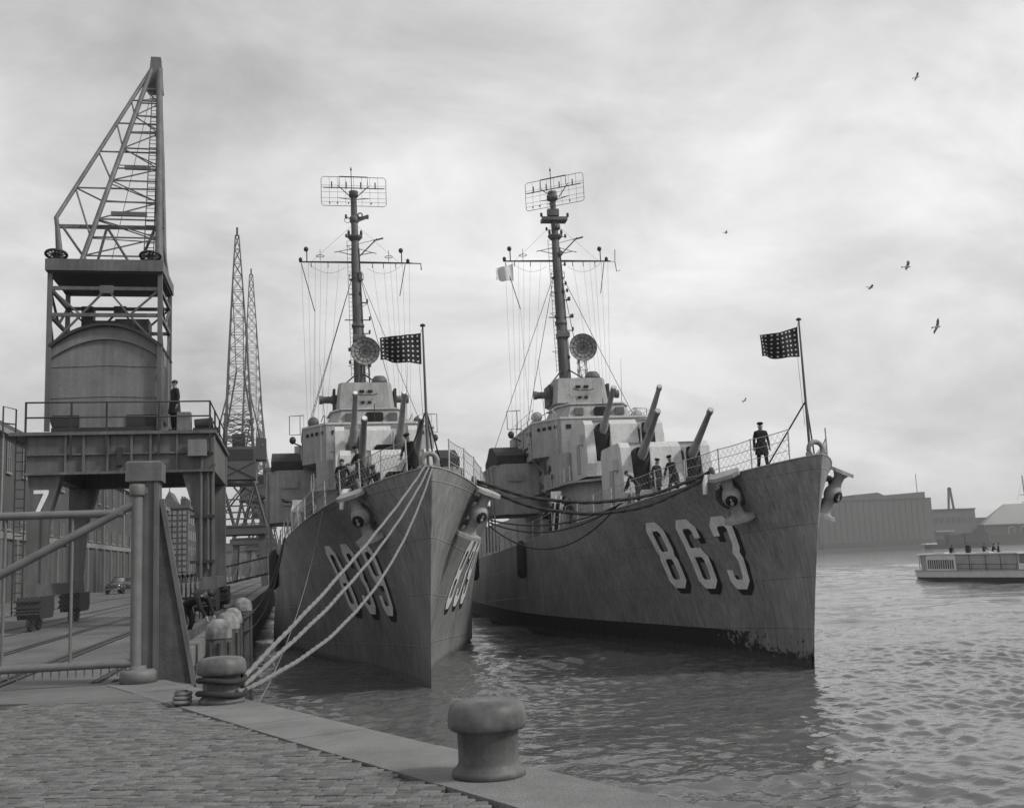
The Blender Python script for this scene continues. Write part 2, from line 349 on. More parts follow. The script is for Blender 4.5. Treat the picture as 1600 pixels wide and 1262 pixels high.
# ---- quay body, apron, coping stones
EDGE0 = (10.27, -12.0); CORNER = (-2.2, 18.28)
ed = Vector((CORNER[0]-EDGE0[0], CORNER[1]-EDGE0[1])).normalized(); en = Vector((ed.y, -ed.x))   # en points to the water
quay = struct(MB().prism([EDGE0, CORNER, (-2.2, 420), (-300, 420), (-300, -12)], -4, QZ-.085).build('quay', ['concrete']))
A_ = (-1.57, 14.72)
apron = struct(MB().prism([A_, (-2.8, 17.7), (-2.8, 420), (-300, 420), (-300, -12), (-9.2, -12), (-9.2, 17.95)], QZ-.09, QZ).build('quay_apron', 'apron'))
t = 0.; total = (Vector(CORNER)-Vector(EDGE0)).length
cw = .87
while t < total-.05:
    ln_ = min(random.uniform(1.25, 1.6), total-t); 
    if total-(t+ln_) < .6: ln_ = total-t
    if t+ln_ > 4:
        p = Vector(EDGE0)+ed*(t+.008); q = Vector(EDGE0)+ed*(t+ln_-.008)
        dz = random.uniform(-.008, .008); c = .035
        a, b = p+en*.03, q+en*.03; e, f = p-en*cw, q-en*cw
        if abs(t+ln_-total) < .02: f = Vector((-2.8, 17.7))
        vs = [(a.x,a.y,QZ-.42),(b.x,b.y,QZ-.42),(f.x,f.y,QZ-.42),(e.x,e.y,QZ-.42)]
        vs += [(a.x,a.y,QZ-c),(b.x,b.y,QZ-c),(f.x,f.y,QZ+.006+dz),(e.x,e.y,QZ+.006+dz),((a-en*c).x,(a-en*c).y,QZ+.006+dz),((b-en*c).x,(b-en*c).y,QZ+.006+dz)]
        MB().add(vs, [(0,1,2,3),(0,4,5,1),(4,8,9,5),(8,7,6,9),(1,5,9,6,2),(0,3,7,8,4),(2,6,7,3)]).build('coping_stone', 'coping', quay)
    t += ln_
y = 18.3
cm = MB().prism([(-2.8,0),(-2.16,0),(-2.16,1.99),(-2.8,1.99)], -.42, .008).mesh('coping_stone', 'coping')
while y < 120: obj('coping_stone', cm, quay, (0, y, QZ+random.uniform(-.004,.004))); y += 2.0
# far coping as one run
MB().box(-2.8, -2.16, y, 420, QZ-.42, QZ+.006).build('coping', 'coping', quay)

# ---- stone setts
def setts():
    an = R(-23); e1 = Vector((math.cos(an), math.sin(an))); e2 = Vector((-e1.y, e1.x))
    bed = struct(MB().prism([(-9.2,-11.9), (8.6,-11.9), (A_[0]+.02, A_[1]), (-9.2, 17.9)], QZ-.085, QZ-.013).build('cobbled_quay', 'sett_bed'))
    variants = []
    rr = random.Random(3)
    def sett_geo(w, d):
        j = lambda a: rr.uniform(-a, a); b = .006
        bx = [(-w/2, -d/2), (w/2, -d/2), (w/2, d/2), (-w/2, d/2)]
        lo = [(x+j(.006), y+j(.006)) for x, y in bx]; zt = [j(.0022) for _ in bx]
        hi = [(x-math.copysign(b+abs(j(.004)), x), y-math.copysign(b+abs(j(.004)), y)) for x, y in lo]
        vs = [(x, y, -.06) for x, y in lo] + [(x, y, -.006+j(.0015)) for x, y in lo] + [(x, y, zt[i]) for i, (x, y) in enumerate(hi)] + [(j(.01), j(.01), .002+j(.002))]
        fs = [(0,1,5,4),(1,2,6,5),(2,3,7,6),(3,0,4,7),(4,5,9,8),(5,6,10,9),(6,7,11,10),(7,4,8,11),(8,9,12),(9,10,12),(10,11,12),(11,8,12)]
        return vs, fs
    PITCH_ = .096
    widths = [.09, .1, .11, .12, .13, .145, .165]
    for w in widths:
        for k in range(5):
            vs, fs = sett_geo(w-.006, PITCH_-.008); variants.append((w, vs, fs))
    meshes = {}
    items = []; r0 = 12.86; row = 0
    while r0 > 2.5:
        x = -9.4 + rr.uniform(0, .2); wob = rr.uniform(0, 6)
        while x < 9:
            vi = rr.randrange(len(variants)); w = variants[vi][0]
            c = e1*(x+w/2) + e2*(r0 + .012*math.sin(x*1.3+wob) + .008*math.sin(x*5+wob))
            dist = (c-Vector(EDGE0)).dot(en)
            if dist < -cw-.06 and c.x > -9.1 and c.y > -6:
                gap = 11.48 < (c.dot(e2)) < 11.62 and -4.65 < c.dot(e1) < -3.9
                if not gap: items.append((c, vi, rr.uniform(-.005, .003), rr.gauss(0, .02), rr.choice([0,0,1,1,1,2])))
            x += w
        r0 -= PITCH_; row += 1
    def infr(c):
        q = Vector((c.x, c.y, QZ-CAM_H)); w = q.dot(fw)
        if w <= .5: return None
        px, py = 800+1650*q.dot(r2)/w, 631-1650*q.dot(u2)/w
        return w if (-10 < px < 1610 and py < 1275) else None
    vis = sorted(((infr(i[0]), k) for k, i in enumerate(items) if infr(i[0])), key=lambda a: a[0])
    near = {k for _, k in vis[:300]}
    rest = MB(); names = ['sett_b', 'sett_a', 'sett_c']
    for k, (c, vi, dz, tw, mi) in enumerate(items):
        rz = an + tw
        if k in near:
            key = (vi, mi)
            if key not in meshes:
                meshes[key] = MB().add(variants[vi][1], variants[vi][2]).mesh('sett', names[mi])
            obj('sett', meshes[key], bed, (c.x, c.y, QZ+dz), (rr.gauss(0,.012), rr.gauss(0,.012), rz))
        else:
            ca, sa = math.cos(rz), math.sin(rz); tx, ty = rr.gauss(0,.012), rr.gauss(0,.012)
            rest.add([(c.x+ca*x-sa*y, c.y+sa*x+ca*y, QZ+dz+z+tx*x+ty*y) for x, y, z in variants[vi][1]], variants[vi][2], False, mi)
    stuff(rest.build('setts', names, bed))
setts()

# ---- rails let into the quay
for u, y0 in ((-3.02, 17.9), (-4.52, 17.2), (-4.72, 17.3), (-6.3, 18), (-6.48, 18), (-8.45, 19), (-9.3, 19), (-9.5, 19), (-12.85, 20), (-13.05, 20)):
    MB().box(u-.085, u+.085, y0, 300, QZ+.001, QZ+.005).box(u-.035, u+.035, y0, 300, QZ+.004, QZ+.016, 1).build('rail', ['black_void', 'rail_steel'], apron)

# ---- long brick warehouse on the quay
def warehouse():
    U, Y0, Y1, EV = -22., 62., 202., 15.9
    w = thing('brick_warehouse', 'long dark brick warehouse with tall windows behind the portal crane', 'warehouse', (U, Y0, QZ))
    D = 15; h = EV-QZ; ln_ = Y1-Y0
    MB().box(-D, 0, 0, ln_, 0, h).build('wall', 'brick', w)
    r = MB().prof([(.35, h), (.35, h+.35), (.0, h+.55), (-D/2, h+3.2), (-D, h+.5), (-D, h)], -.3, ln_+.3, 'y').build('roof', 'roof_slate', w)
    MB().box(.02, .4, -.3, ln_+.3, h-.42, h-.03).build('cornice', 'stone_trim', w)
    MB().box(.02, .22, 0, ln_, 4.95, 5.45).build('string_course', 'stone_trim', w)
    def win(wd, z0, z1):
        return (MB().box(.015, .06, -wd/2, wd/2, z0, z1).mesh('window', 'window_dark'),
                MB().box(.02,.16,-wd/2-.12,wd/2+.12,z0-.16,z0).mesh('sill','stone_trim'),
                MB().box(.055,.1,-.03,.03,z0,z1).box(.055,.1,-wd/2,wd/2,(z0+z1)/2-.03,(z0+z1)/2+.03).box(.055,.1,-wd/2,-wd/2+.07,z0,z1).box(.055,.1,wd/2-.07,wd/2,z0,z1).mesh('frame','stone_trim'))
    W1 = win(1.3, 10.2, 12.6); W2 = win(.75, 5.75, 7.1)
    dm = MB().box(.02, .14, -1.75, 1.75, 0, 4.7).box(.13,.18,-.05,.05,0,4.7).mesh('door', 'door_paint')
    gm = MB().box(.02, .07, -.16, .16, 0, 4.85).mesh('door_gap', 'black_void')
    pm = MB().box(.02, .3, -.3, .3, 0, 4.94).mesh('pilaster', 'brick_pale')
    y = 2.6; i = 0
    while y < ln_-1:
        for (a, b, c), ys in ((W1, (y,)), (W2, (y-.6, y+.6))):
            for yy in ys:
                o = obj('window', a, w, (0, yy, 0)); obj('sill', b, o); obj('frame', c, o)
        obj('door', dm, w, (0, y, 0)); obj('door_gap', gm, w, (0, y+2.0, 0)); obj('pilaster', pm, w, (0, y+2.62, 0))
        if i % 3 == 1: MB().tube([(.2, y+2.55, 5.5), (.2, y+2.55, h-.4)], .09, 8).build('downpipe', 'stone_trim', w)
        y += 5.1; i += 1
warehouse()

def far_blocks():
    b = thing('quay_office', 'tall brick building with gridded windows and rooftop chimneys beyond the warehouse', 'building', (-24.5, 206, QZ))
    MB().box(0, 5.6, 0, 40, 0, 13.8).build('wall', 'brick', b)
    MB().box(-.3, 5.9, -.3, 40.3, 13.8, 14.3).build('roof', 'roof_slate', b)
    for y in (1, 5, 9, 14, 19, 25): MB().box(4.2, 5.2, y, y+1.1, 14.3, 15.6).tube([(4.5,y+.5,15.6),(4.5,y+.5,16.1)], .18, 6).tube([(4.95,y+.5,15.6),(4.95,y+.5,16.0)], .18, 6).build('chimney', 'brick', b)
    for k in range(6):
        for j in range(3):
            o = MB().box(.35+j*1.8, 1.75+j*1.8, -.04, -.01, 1.2+k*2.1, 2.85+k*2.1).build('window', 'stone_trim', b)
            MB().box(.95+j*1.8, 1.1+j*1.8, -.09, -.04, 1.2+k*2.1, 2.85+k*2.1).box(.35+j*1.8, 1.75+j*1.8, -.09, -.04, 1.95+k*2.1, 2.1+k*2.1).build('frame', 'window_dark', o)
    for k in range(4):
        for j in range(9):
            MB().box(5.61, 5.66, 1.5+j*4.2, 2.9+j*4.2, 2+k*3, 3.7+k*3).build('window', 'window_dark', b)
    g = thing('gabled_house', 'pale gabled house with pointed roof and rooftop pole beyond the warehouse', 'house', (-30.5, 250, QZ))
    MB().box(0, 7, 0, 12, 0, 15).build('wall', 'brick_pale', g)
    MB().prof([(-.3,15),(7.3,15),(6.2,17),(4.6,18.2),(3.5,20.4),(2.4,18.2),(.8,17)], 0, 12, 'y').build('roof', 'roof_slate', g)
    MB().tube([(3.5,1,20.2),(3.5,1,25)], .1, 6).bar((2.5,1,23),(4.6,1,23.6),.1).build('roof_pole', 'rig_dark', g)
    for k in range(4):
        for j in range(3): MB().box(.8+j*2.1, 2.0+j*2.1, -.05, -.01, 1.5+k*3.3, 3.6+k*3.3).build('window', 'window_dark', g)
    c = thing('end_shed', 'low grey shed closing the end of the quay behind the far cranes', 'shed', (-16, 400, QZ))
    MB().box(-60, 13.6, 0, 18, 0, 9).build('wall', 'brick_pale', c); MB().prof([(-61,9),(14.3,9),(14.3,9.6),(-23,14),(-61,9.6)], -.4, 18.4, 'y').build('roof', 'roof_slate', c)
    for j in range(8): MB().box(-1.5-j*4.0+12, 1.0-j*4.0+12, -.06, -.01, .2, 6).build('door', 'door_paint', c)
far_blocks()

# ---- the far shore
struct(MB().prism([(250,900),(1600,900),(1600,2600),(-900,2600),(-900,1500)], -2, 2.2).build('far_quay', 'far_wall'))
def far_shore():
    s = thing('grain_silo', 'huge pale grey windowless silo block on the far shore', 'silo', (596, 905, 2.2))
    MB().box(-118, -4, 0, 45, 0, 44).prof([(-118,44),(-4,44),(-4,50.4),(-47,48.2),(-53,51),(-78,49.4),(-78,47.2),(-118,45.5)], 4, 41, 'y').build('wall', 'far_wall', s)
    MB().box(-3.95, 0, 1, 44, 0, 44.6).build('stair_tower', 'far_wall', s)
    for i in range(18): MB().box(-115+i*6.2, -113.8+i*6.2, -.35, -.02, 6, 43.6).build('silo_rib', 'far_wall', s)
    MB().box(-117, -5, -1.6, -.03, 0, 5.2).build('loading_gallery', 'far_dark', s)
    MB().box(-118.6, -3.4, -.8, 45.5, 43.7, 44.4).build('cornice', 'far_dark', s)
    MB().tube([(-8,10,50),(-8,10,68)], .35, 6).build('lightning_rod', 'far_dark', s)
    h = thing('transit_shed', 'lower flat roofed shed beside the silo on the far shore', 'shed', (597, 908, 2.2))
    MB().box(.5, 46, 0, 40, 0, 32.2).build('wall', 'far_wall', h); MB().box(.3, 46.6, -1, 41, 32.25, 33.3).build('roof', 'far_dark', h)
    for i in range(7): MB().box(3+i*6, 6.5+i*6, -.4, -.02, 20, 25).build('window', 'far_dark', h)
    MB().box(1, 20, -3, -.05, 11.5, 13).build('canopy', 'roof_pale', h)
    MB().box(46.1, 92, 2, 34, 0, 24).build('annex', 'far_dark', h)
    a = thing('sheerlegs', 'dark two legged hoisting frame standing behind the far shed', 'crane', (629.5, 925, 2.2))
    for x0 in (-6.2, 6.2):
        MB().tube([(x0,0,0),(x0*.12,0,53)], 1.15, 8).build('leg', 'far_dark', a)
    MB().ball((0,0,53), 2.0).build('head_block', 'far_dark', a)
    g = thing('gable_shed', 'shed with broad pale sloping roof at the right edge of the far shore', 'shed', (636, 886, 0))
    MB().box(2, 90, 4, 30, -2, 14).build('wall', 'far_dark', g)
    MB().add([(0,2,19),(95,2,19),(95,16,38),(34,16,38)], [(0,1,2,3)]).add([(0,2,18.4),(95,2,18.4),(95,2,19.02),(0,2,19.02)],[(0,1,2,3)]).add([(34,16,38),(95,16,38),(95,32,19),(14,32,19),(0,2,19)],[(0,1,2,3),(0,3,4)]).build('roof', 'roof_pale', g)
    MB().box(2.2, 90, 3.4, 3.98, -2, 18.3).build('front', 'far_dark', g)
    for i in range(2): MB().ring((30+i*13,2.6,13), 3.2, .5, 'y', 12, 6, 0, math.pi).tube([(26.8+i*13,2.6,13),(26.8+i*13,2.6,7)], .5,6).tube([(33.2+i*13,2.6,13),(33.2+i*13,2.6,7)], .5,6).build('door_arch', 'roof_pale', g)
    v = thing('moored_freighter', 'dark freighter hull with single mast moored at the far shore', 'ship', (666, 870, 0))
    MB().prism([(-34,0),(60,-6),(60,8),(-24,9)], -1, 9, top=[(-37,-1),(60,-7),(60,9),(-27,10)]).build('hull', 'far_dark', v)
    MB().prism([(14,-2),(60,-2),(60,6),(14,6)], 9, 16).build('deckhouse', 'far_dark', v)
    MB().tube([(7,2,9),(5.6,3,63)], [.9,.45], 8).bar((1,2.5,45),(9,2.5,45),.6).bar((2,2.5,38),(9,2.5,38),.5).tube([(5.8,3,60),(-2,3,40)],.12,4).tube([(5.8,3,60),(14,3,40)],.12,4).build('mast', 'far_dark', v)
    b = thing('cargo_barge', 'dark cargo barge with high boxed load far out on the harbour', 'barge', (440, 640, 0), R(-6))
    MB().prism([(-22,-3.5),(19,-3.5),(22.5,0),(19,3.5),(-22,3.5),(-25,0)], -.6, 3.0, top=[(-22,-3.9),(20,-3.9),(24,0),(20,3.9),(-22,3.9),(-26,0)]).build('hull', 'boat_dark', b)
    MB().box(2, 18.5, -3, 3, 3.0, 9.6).build('load', 'boat_dark', b); MB().box(-9.5, .9, -3, 3, 3.0, 8.8).build('load', 'boat_dark', b)
    MB().box(-16, -12.5, -2, 2, 3.0, 6.4).build('wheelhouse', 'boat_dark', b); MB().box(-26,-18,-3,3,3.01,3.9).build('bow_rail', 'boat_white', b)
far_shore()

# ================================================================ DESTROYERS  (local axes: x = port, y = aft from the stem, z = up from the water)
OV = 1.95
def zdeck(s):
    s = max(s, -2.0); return 6.95-.0848*s+.0006*s*s if s < 70 else 3.954
def bdeck(S):
    b = 6.15*(1-math.exp(-max(S, 0)/13.6))**.75
    return b*(1-.28*max(0, (S-85)/34)**2)
def bwl(S):
    b = 6.25*(1-math.exp(-(S/18.9)**2.02)) if S > 0 else 0.
    return b*(1-.38*max(0, (S-85)/34)**2)
def hull_pt(S, z, sd=-1, off=0.):
    k = max(0, 1-S/14.); zd = zdeck(S-OV*k); tt = max(0, min(1.05, z/zd))
    s = S-OV*k*tt**1.25; p = 1.0+1.1*math.exp(-S/16.)
    b = bwl(S)+(bdeck(S)-bwl(S))*tt**p
    if z < 0: b *= 1+.12*z
    return (sd*(b+off), s, z)
STN = [0, .03, .08, .16, .3, .5, .75, 1.05, 1.4] + [1.8+.4*i for i in range(36)] + [17+1.5*i for i in range(20)] + [48+5*i for i in range(15)]
def deck_edge(s, sd, inset=.12, dz=0.):
    S = s
    for _ in range(6): S = s+OV*max(0, 1-S/14.)
    p = hull_pt(S, zdeck(S-OV*max(0, 1-S/14.)), sd); return (p[0]-sd*inset, p[1], p[2]+dz)

def digit_paths(d, hook=.2):
    if d == '8': return [[(.22,0),(.78,0),(1,.09),(1,.40),(.86,.5),(1,.60),(1,.91),(.78,1),(.22,1),(0,.91),(0,.60),(.14,.5),(0,.40),(0,.09)]], [True], [((.2,.5),(.8,.5))]
    six = [(1,.76),(1,.91),(.78,1),(.22,1),(0,.91),(0,.09),(.22,0),(.78,0),(1,.09),(1,.43),(.78,.53),(.15,.53)]
    if d == '6': return [six], [False], []
    if d == '9': return [[(1-x, 1-y) for x, y in six]], [False], []
    if d == '3': return [[(0,.77),(0,.91),(.22,1),(.78,1),(1,.91),(1,.6),(.84,.5),(1,.4),(1,.09),(.78,0),(.22,0),(0,.09),(0,.23)]], [False], []
def stroke(path, closed, w, W_, H_):
    P = [Vector((x*(W_-w), y*(H_-w))) for x, y in path]; n = len(P); o = []
    for i in range(n):
        a = P[i]-P[i-1] if (closed or i > 0) else P[1]-P[0]; b = P[(i+1) % n]-P[i] if (closed or i < n-1) else a
        a = a.normalized(); b = b.normalized(); na = Vector((-a.y, a.x)); nb = Vector((-b.y, b.x))
        m = (na+nb).normalized(); k = min(1.6, 1/max(.3, m.dot(na))); o.append((P[i]+m*w/2*k, P[i]-m*w/2*k))
    return [(o[i][0], o[i][1], o[(i+1) % n][1], o[(i+1) % n][0]) for i in range(n if closed else n-1)]
def digit_mesh(d, S_edge, z0, sd, off, shift, H_=2.78, W_=1.27, w=.37):
    """digit painted on the plating; x runs to the reader's right"""
    mb = MB(); paths, cl, bars = digit_paths(d); quads = []
    for p, c in zip(paths, cl): quads += stroke(p, c, w, W_, H_)
    for a, b in bars:
        y = a[1]*(H_-w); quads.append((Vector((a[0]*(W_-w)+.02,y-w*.42)), Vector((b[0]*(W_-w)-.02,y-w*.42)), Vector((b[0]*(W_-w)-.02,y+w*.42)), Vector((a[0]*(W_-w)+.02,y+w*.42))))
    for a, b, c, e in quads:
        nA = max(1, int((a-e).length/.14)); nB = max(1, int((a-b).length/.14)); vs = []
        for i in range(nA+1):
            for j in range(nB+1):
                q = a.lerp(e, i/nA).lerp(b.lerp(c, i/nA), j/nB); x = q.x+w/2+shift[0]; z = z0+q.y+w/2+shift[1]
                S = S_edge-x if sd < 0 else S_edge+x
                vs.append(hull_pt(S, z, sd, off))
        mb.add(vs, [(i*(nB+1)+j, (i+1)*(nB+1)+j, (i+1)*(nB+1)+j+1, i*(nB+1)+j+1) for i in range(nA) for j in range(nB)], True)
    return mb

def anchor_meshes(sd):
    """stockless anchor housed in its hawsepipe, seen head on; local x outboard, y along the ship, z up"""
    a = MB()
    a.ball((.30,0,0), .30, .34, .36, 14, 10)
    for s in (-1, 1):
        # tapered arm from the crown, ending in a broad flat palm
        n = 12; vs = []
        for z, wy, x0, x1 in ((.15,.24,.08,.5),(.42,.19,.1,.44),(.62,.22,.1,.44),(.78,.40,.06,.5)):
            vs += [((x0+x1)/2+(x1-x0)/2*math.cos(2*math.pi*i/n), wy*math.sin(2*math.pi*i/n), s*z) for i in range(n)]
        fs = [(k*n+i,k*n+(i+1)%n,(k+1)*n+(i+1)%n,(k+1)*n+i) for k in range(3) for i in range(n)]
        a.add(vs, fs if s < 0 else [f[::-1] for f in fs], True)
        pl = [(.02,-.52),(.40,-.56),(.58,-.36),(.62,0),(.58,.36),(.40,.56),(.02,.52)]
        a.prism(pl, min(s*.77,s*.89), max(s*.77,s*.89), top=[(x*.96,y*.95) for x, y in pl])
    hole = MB().lathe([(.001,.02),(.19,.02),(.215,-.03)], (.57,0,-.04), 16, axis='x')
    shank = MB().tube([(.3,0,-.06),(.64,0,-.14)], [.09,.06], 8)
    bol = MB().ring((-.06,-.06,-.02), .46, .12, 'x', 20, 8)
    return a, hole, shank, bol

def destroyer(num, loc, yaw, label, hull_m, variant):
    ship = thing('destroyer', label, 'warship', loc, -yaw, 'destroyers moored side by side')
    # ---- hull
    mb = MB(); NT = 26; grid = []
    ts = [-.25, -.04] + [i/NT for i in range(NT+1)]
    for S in STN:
        k = max(0, 1-S/14.); zd = zdeck(S-OV*k)
        grid.append([hull_pt(S, t*zd if t >= 0 else t*4, 1) for t in ts])
    nS, nZ = len(STN), len(ts)
    for sd in (-1, 1):
        vs = [(sd*x, y, z) for col in grid for x, y, z in col]
        fs = [(i*nZ+j, (i+1)*nZ+j, (i+1)*nZ+j+1, i*nZ+j+1) for i in range(nS-1) for j in range(nZ-1)]
        if sd > 0: fs = fs
        else: fs = [f[::-1] for f in fs]
        mb.add(vs, fs, True)
    tr = [(-x, y, z) for x, y, z in grid[-1]] + [(x, y, z) for x, y, z in grid[-1]][::-1]
    mb.add(tr, [tuple(range(len(tr)))])
    hull = mb.build('hull', hull_m, ship)
    me = hull.data; import bmesh
    bm = bmesh.new(); bm.from_mesh(me); bmesh.ops.remove_doubles(bm, verts=bm.verts, dist=.002); bmesh.ops.recalc_face_normals(bm, faces=bm.faces); bm.to_mesh(me); bm.free()
    dk = MB()
    for i in range(nS-1):
        (x0, y0, z0), (x1, y1, z1) = grid[i][-1], grid[i+1][-1]
        dk.add([(-x0,y0,z0-.03),(x0,y0,z0-.03),(x1,y1,z1-.03),(-x1,y1,z1-.03)], [(0,1,2,3)], True)
    dk.build('deck', 'deck', ship)
    # deck-edge waterway bar
    for sd in (-1, 1):
        MB().tube([(sd*(g[-1][0]-.02), g[-1][1], g[-1][2]) for g in grid[::2]], .035, 6).build('deck_edge_bar', hull_m, ship)
    # ---- hull numbers
    zs = 2.2 if num == '839' else 2.62
    for sd in (-1, 1):
        E0 = {('839',-1): 10.55, ('863',-1): 9.62, ('839',1): 8.3, ('863',1): 6.0}[(num, sd)]
        for i, d in enumerate(num):
            Se = E0-2.14*i if sd < 0 else E0+2.35*i; kw = {} if sd < 0 else dict(W_=1.6, w=.44)
            digit_mesh(d, Se, zs, sd, .016, (.2, -.22), **kw).build('number_shadow', 'number_black', hull)
            digit_mesh(d, Se, zs, sd, .032, (0, 0), **kw).build('painted_digit', 'number_white', hull)
    # ---- anchors
    for sd in (-1, 1):
        a, hole, shank, bol = anchor_meshes(sd)
        S = (3.75 if sd < 0 else 4.1) if num == '839' else 3.15; z = 5.92 if num == '839' else 6.12; p = Vector(hull_pt(S, z, sd, .22)); q = Vector(hull_pt(S+1, z, sd)); v = (q-Vector(hull_pt(S-1, z, sd))).normalized()
        out = Vector((sd, 0, 0)); out = (out-v*out.dot(v)).normalized(); zax = Vector((0,0,1)); zax = Vector(hull_pt(S, z+.5, sd))-Vector(hull_pt(S, z-.5, sd)); zax = (zax-v*zax.dot(v)).normalized()
        out = v.cross(zax)*(1 if v.cross(zax).x*sd > 0 else -1)
        # cant the anchor a little
        M = Matrix(((out.x, v.x, zax.x, p.x), (out.y, v.y, zax.y, p.y), (out.z, v.z, zax.z, p.z), (0,0,0,1)))
        if M.determinant() < 0: M = M @ Matrix.Diagonal((1,-1,1,1))
        M = M @ Matrix.Rotation(R(7*(-1 if sd<0 else 1)), 4, 'X') @ Matrix.Rotation(R(38*(1 if sd<0 else -1)), 4, 'Z') @ Matrix.Scale(1.04, 4)
        an = a.build('anchor', 'anchor_paint', ship); an.matrix_local = M
        hole.build('shank_socket', 'black_void', an); shank.build('shank', 'anchor_paint', an)
        bol.build('bolster', hull_m, an)
        # pale curved chain guard standing at the deck edge above the anchor
        e = deck_edge(S-.2, sd, .05)
        MB().tube([(e[0]+sd*.22, e[1]-.1, e[2]-.52),(e[0]+sd*.2, e[1]-.1, e[2]-.1),(e[0]+sd*.1, e[1], e[2]+.14),(e[0]-sd*.12, e[1]+.1, e[2]+.2)], [.09,.1,.1,.06], 8).build('fairlead_horn', 'white_paint', ship)
    # ---- bullnose and chocks
    zb = zdeck(-1)
    MB().ring((0,-1.5,zb+.3), .245, .085, 'y', 22, 8).box(-.33,-.2,-1.57,-1.43,zb-.05,zb+.2).box(.2,.33,-1.57,-1.43,zb-.05,zb+.2).box(-.22,.22,-1.56,-1.44,zb-.06,zb+.1).build('bullnose', hull_m, ship)
    for s in (3.0, 9.5, 17.):
        for sd in (-1, 1):
            e = deck_edge(s, sd, .2)
            MB().ring((e[0], e[1], e[2]+.24), .2, .08, 'x', 18, 8).box(e[0]-.08,e[0]+.08,e[1]-.36,e[1]+.36,e[2]-.05,e[2]+.12).build('mooring_chock', 'mast_paint', ship)
    for s in (6, 12.3):
        for sd in (-1, 1):
            o = MB().lathe([(.16,0),(.16,.45),(.2,.48),(.2,.53),(.001,.56)], (sd*bdeck(s)*.55, s, zdeck(s)-.03), 12).build('bitt', 'mast_paint', ship)
    MB().lathe([(.5,0),(.45,.25),(.33,.5),(.36,.8),(.5,.95),(.001,1.0)], (0, 8.5, zdeck(8.5)-.03), 16).build('capstan', 'mast_paint', ship)
    # ---- jackstaff
    js = MB().tube([(0,-1.05,zb),(-.03,-1.1,9.4),(-.06,-1.15,11.85)], [.05,.045,.03], 8).build('jackstaff', 'mast_paint', ship)
    MB().lathe([(.001,0),(.09,.02),(.09,.07),(.001,.12)], (-.06,-1.15,11.83), 10).build('truck', 'rig_dark', js)
    for x1, y1 in ((-.75, .9), (.75, .7), (.25,-.85)):
        MB().tube([(-.02,-1.1,9.05),(x1,y1,zb)], .028, 6).build('brace', 'rig_dark', js)
    # ---- guard rails: posts, wires and netting
    sp = [-.9, .7, 2.4, 4.6, 6.9, 9.2, 11.5, 13.8, 16.1, 18.4, 20.7, 23.0, 25.3, 27.6, 29.9, 32.2, 34.5, 37, 40, 43, 46, 49, 52, 55, 58]
    for sd in (-1, 1):
        tops = []
        for s in sp:
            e = deck_edge(s, sd, .1); tops.append((e[0]-sd*.02*random.random(), e[1], e[2]))
        gr = MB()
        for k, h in enumerate((1.06, .72, .36)):
            pts = []
            for a, b in zip(tops, tops[1:]):
                for i in range(4):
                    q = lerp(a, b, i/4); pts.append((q[0], q[1], q[2]+h-.025*math.sin(math.pi*i/4)))
            q = tops[-1]; pts.append((q[0], q[1], q[2]+h)); gr.tube(pts, .017 if k == 0 else .011, 5)
        g = gr.build('guard_rail', 'rail_paint', ship)
        for i, a in enumerate(tops):
            tilt = .05*random.uniform(-1, 1)
            MB().tube([(a[0], a[1], a[2]-.05), (a[0]+tilt, a[1]+tilt, a[2]+1.09)], .028, 6).build('stanchion', 'rail_paint', g)
        net = MB(); rng_ = random.Random(4)
        for a, b in zip(tops[:9], tops[1:10]):
            Ls = (Vector(b)-Vector(a)).length; H_ = .98; x = -H_
            while x < Ls:
                for sg in (1, -1):
                    x0, x1 = x, x+H_; t0 = max(0, -x0/H_); t1 = min(1, (Ls-x0)/H_)
                    if t1-t0 > .03:
                        pa = lerp(a, b, (x0+H_*t0)/Ls); pb = lerp(a, b, (x0+H_*t1)/Ls); ha, hb = (H_*t0, H_*t1) if sg > 0 else (H_*(1-t0), H_*(1-t1))
                        net.tube([(pa[0],pa[1],pa[2]+.03+ha), (pb[0],pb[1],pb[2]+.03+hb)], .005, 3, False)
                x += .27
        stuff(net.build('netting', 'rope_pale', ship))
    # ---- deckhouses
    def house(name, poly, z0, z1, m='superstructure', inset=0, parent=ship):
        c = sum(p[0] for p in poly)/len(poly), sum(p[1] for p in poly)/len(poly)
        return MB().prism(poly, z0, z1, top=[(p[0]*(1-inset), c[1]+(p[1]-c[1])*(1-inset)) for p in poly]).build(name, m, parent)
    zl = zdeck(24)-.2
    d1 = house('forward_deckhouse', [(-1.9,21.2),(1.9,21.2),(3.1,22.6),(3.35,27),(3.35,44),(-3.35,44),(-3.35,27),(-3.1,22.6)], zl-.6, 8.15)
    house('deck_ledge', [(-2.2,20.8),(2.2,20.8),(3.6,22.4),(3.9,27),(3.9,44.3),(-3.9,44.3),(-3.9,27),(-3.6,22.4)], 8.15, 8.27)
    lb = house('bridge_base', [(-2.6,27.9),(2.6,27.9),(3.3,29),(3.3,44),(-3.3,44),(-3.3,29)], 8.27, 10.4)
    bp = [(-2.7,28.7),(2.7,28.7),(4.08,31),(4.08,41),(-4.08,41),(-4.08,31)]
    br = house('bridge', bp, 10.4, 12.6)
    house('bridge_coaming', [(x*1.012, 35+(y-35)*1.008) for x, y in bp], 12.6, 12.72, 'mount_paint')
    spons = {}
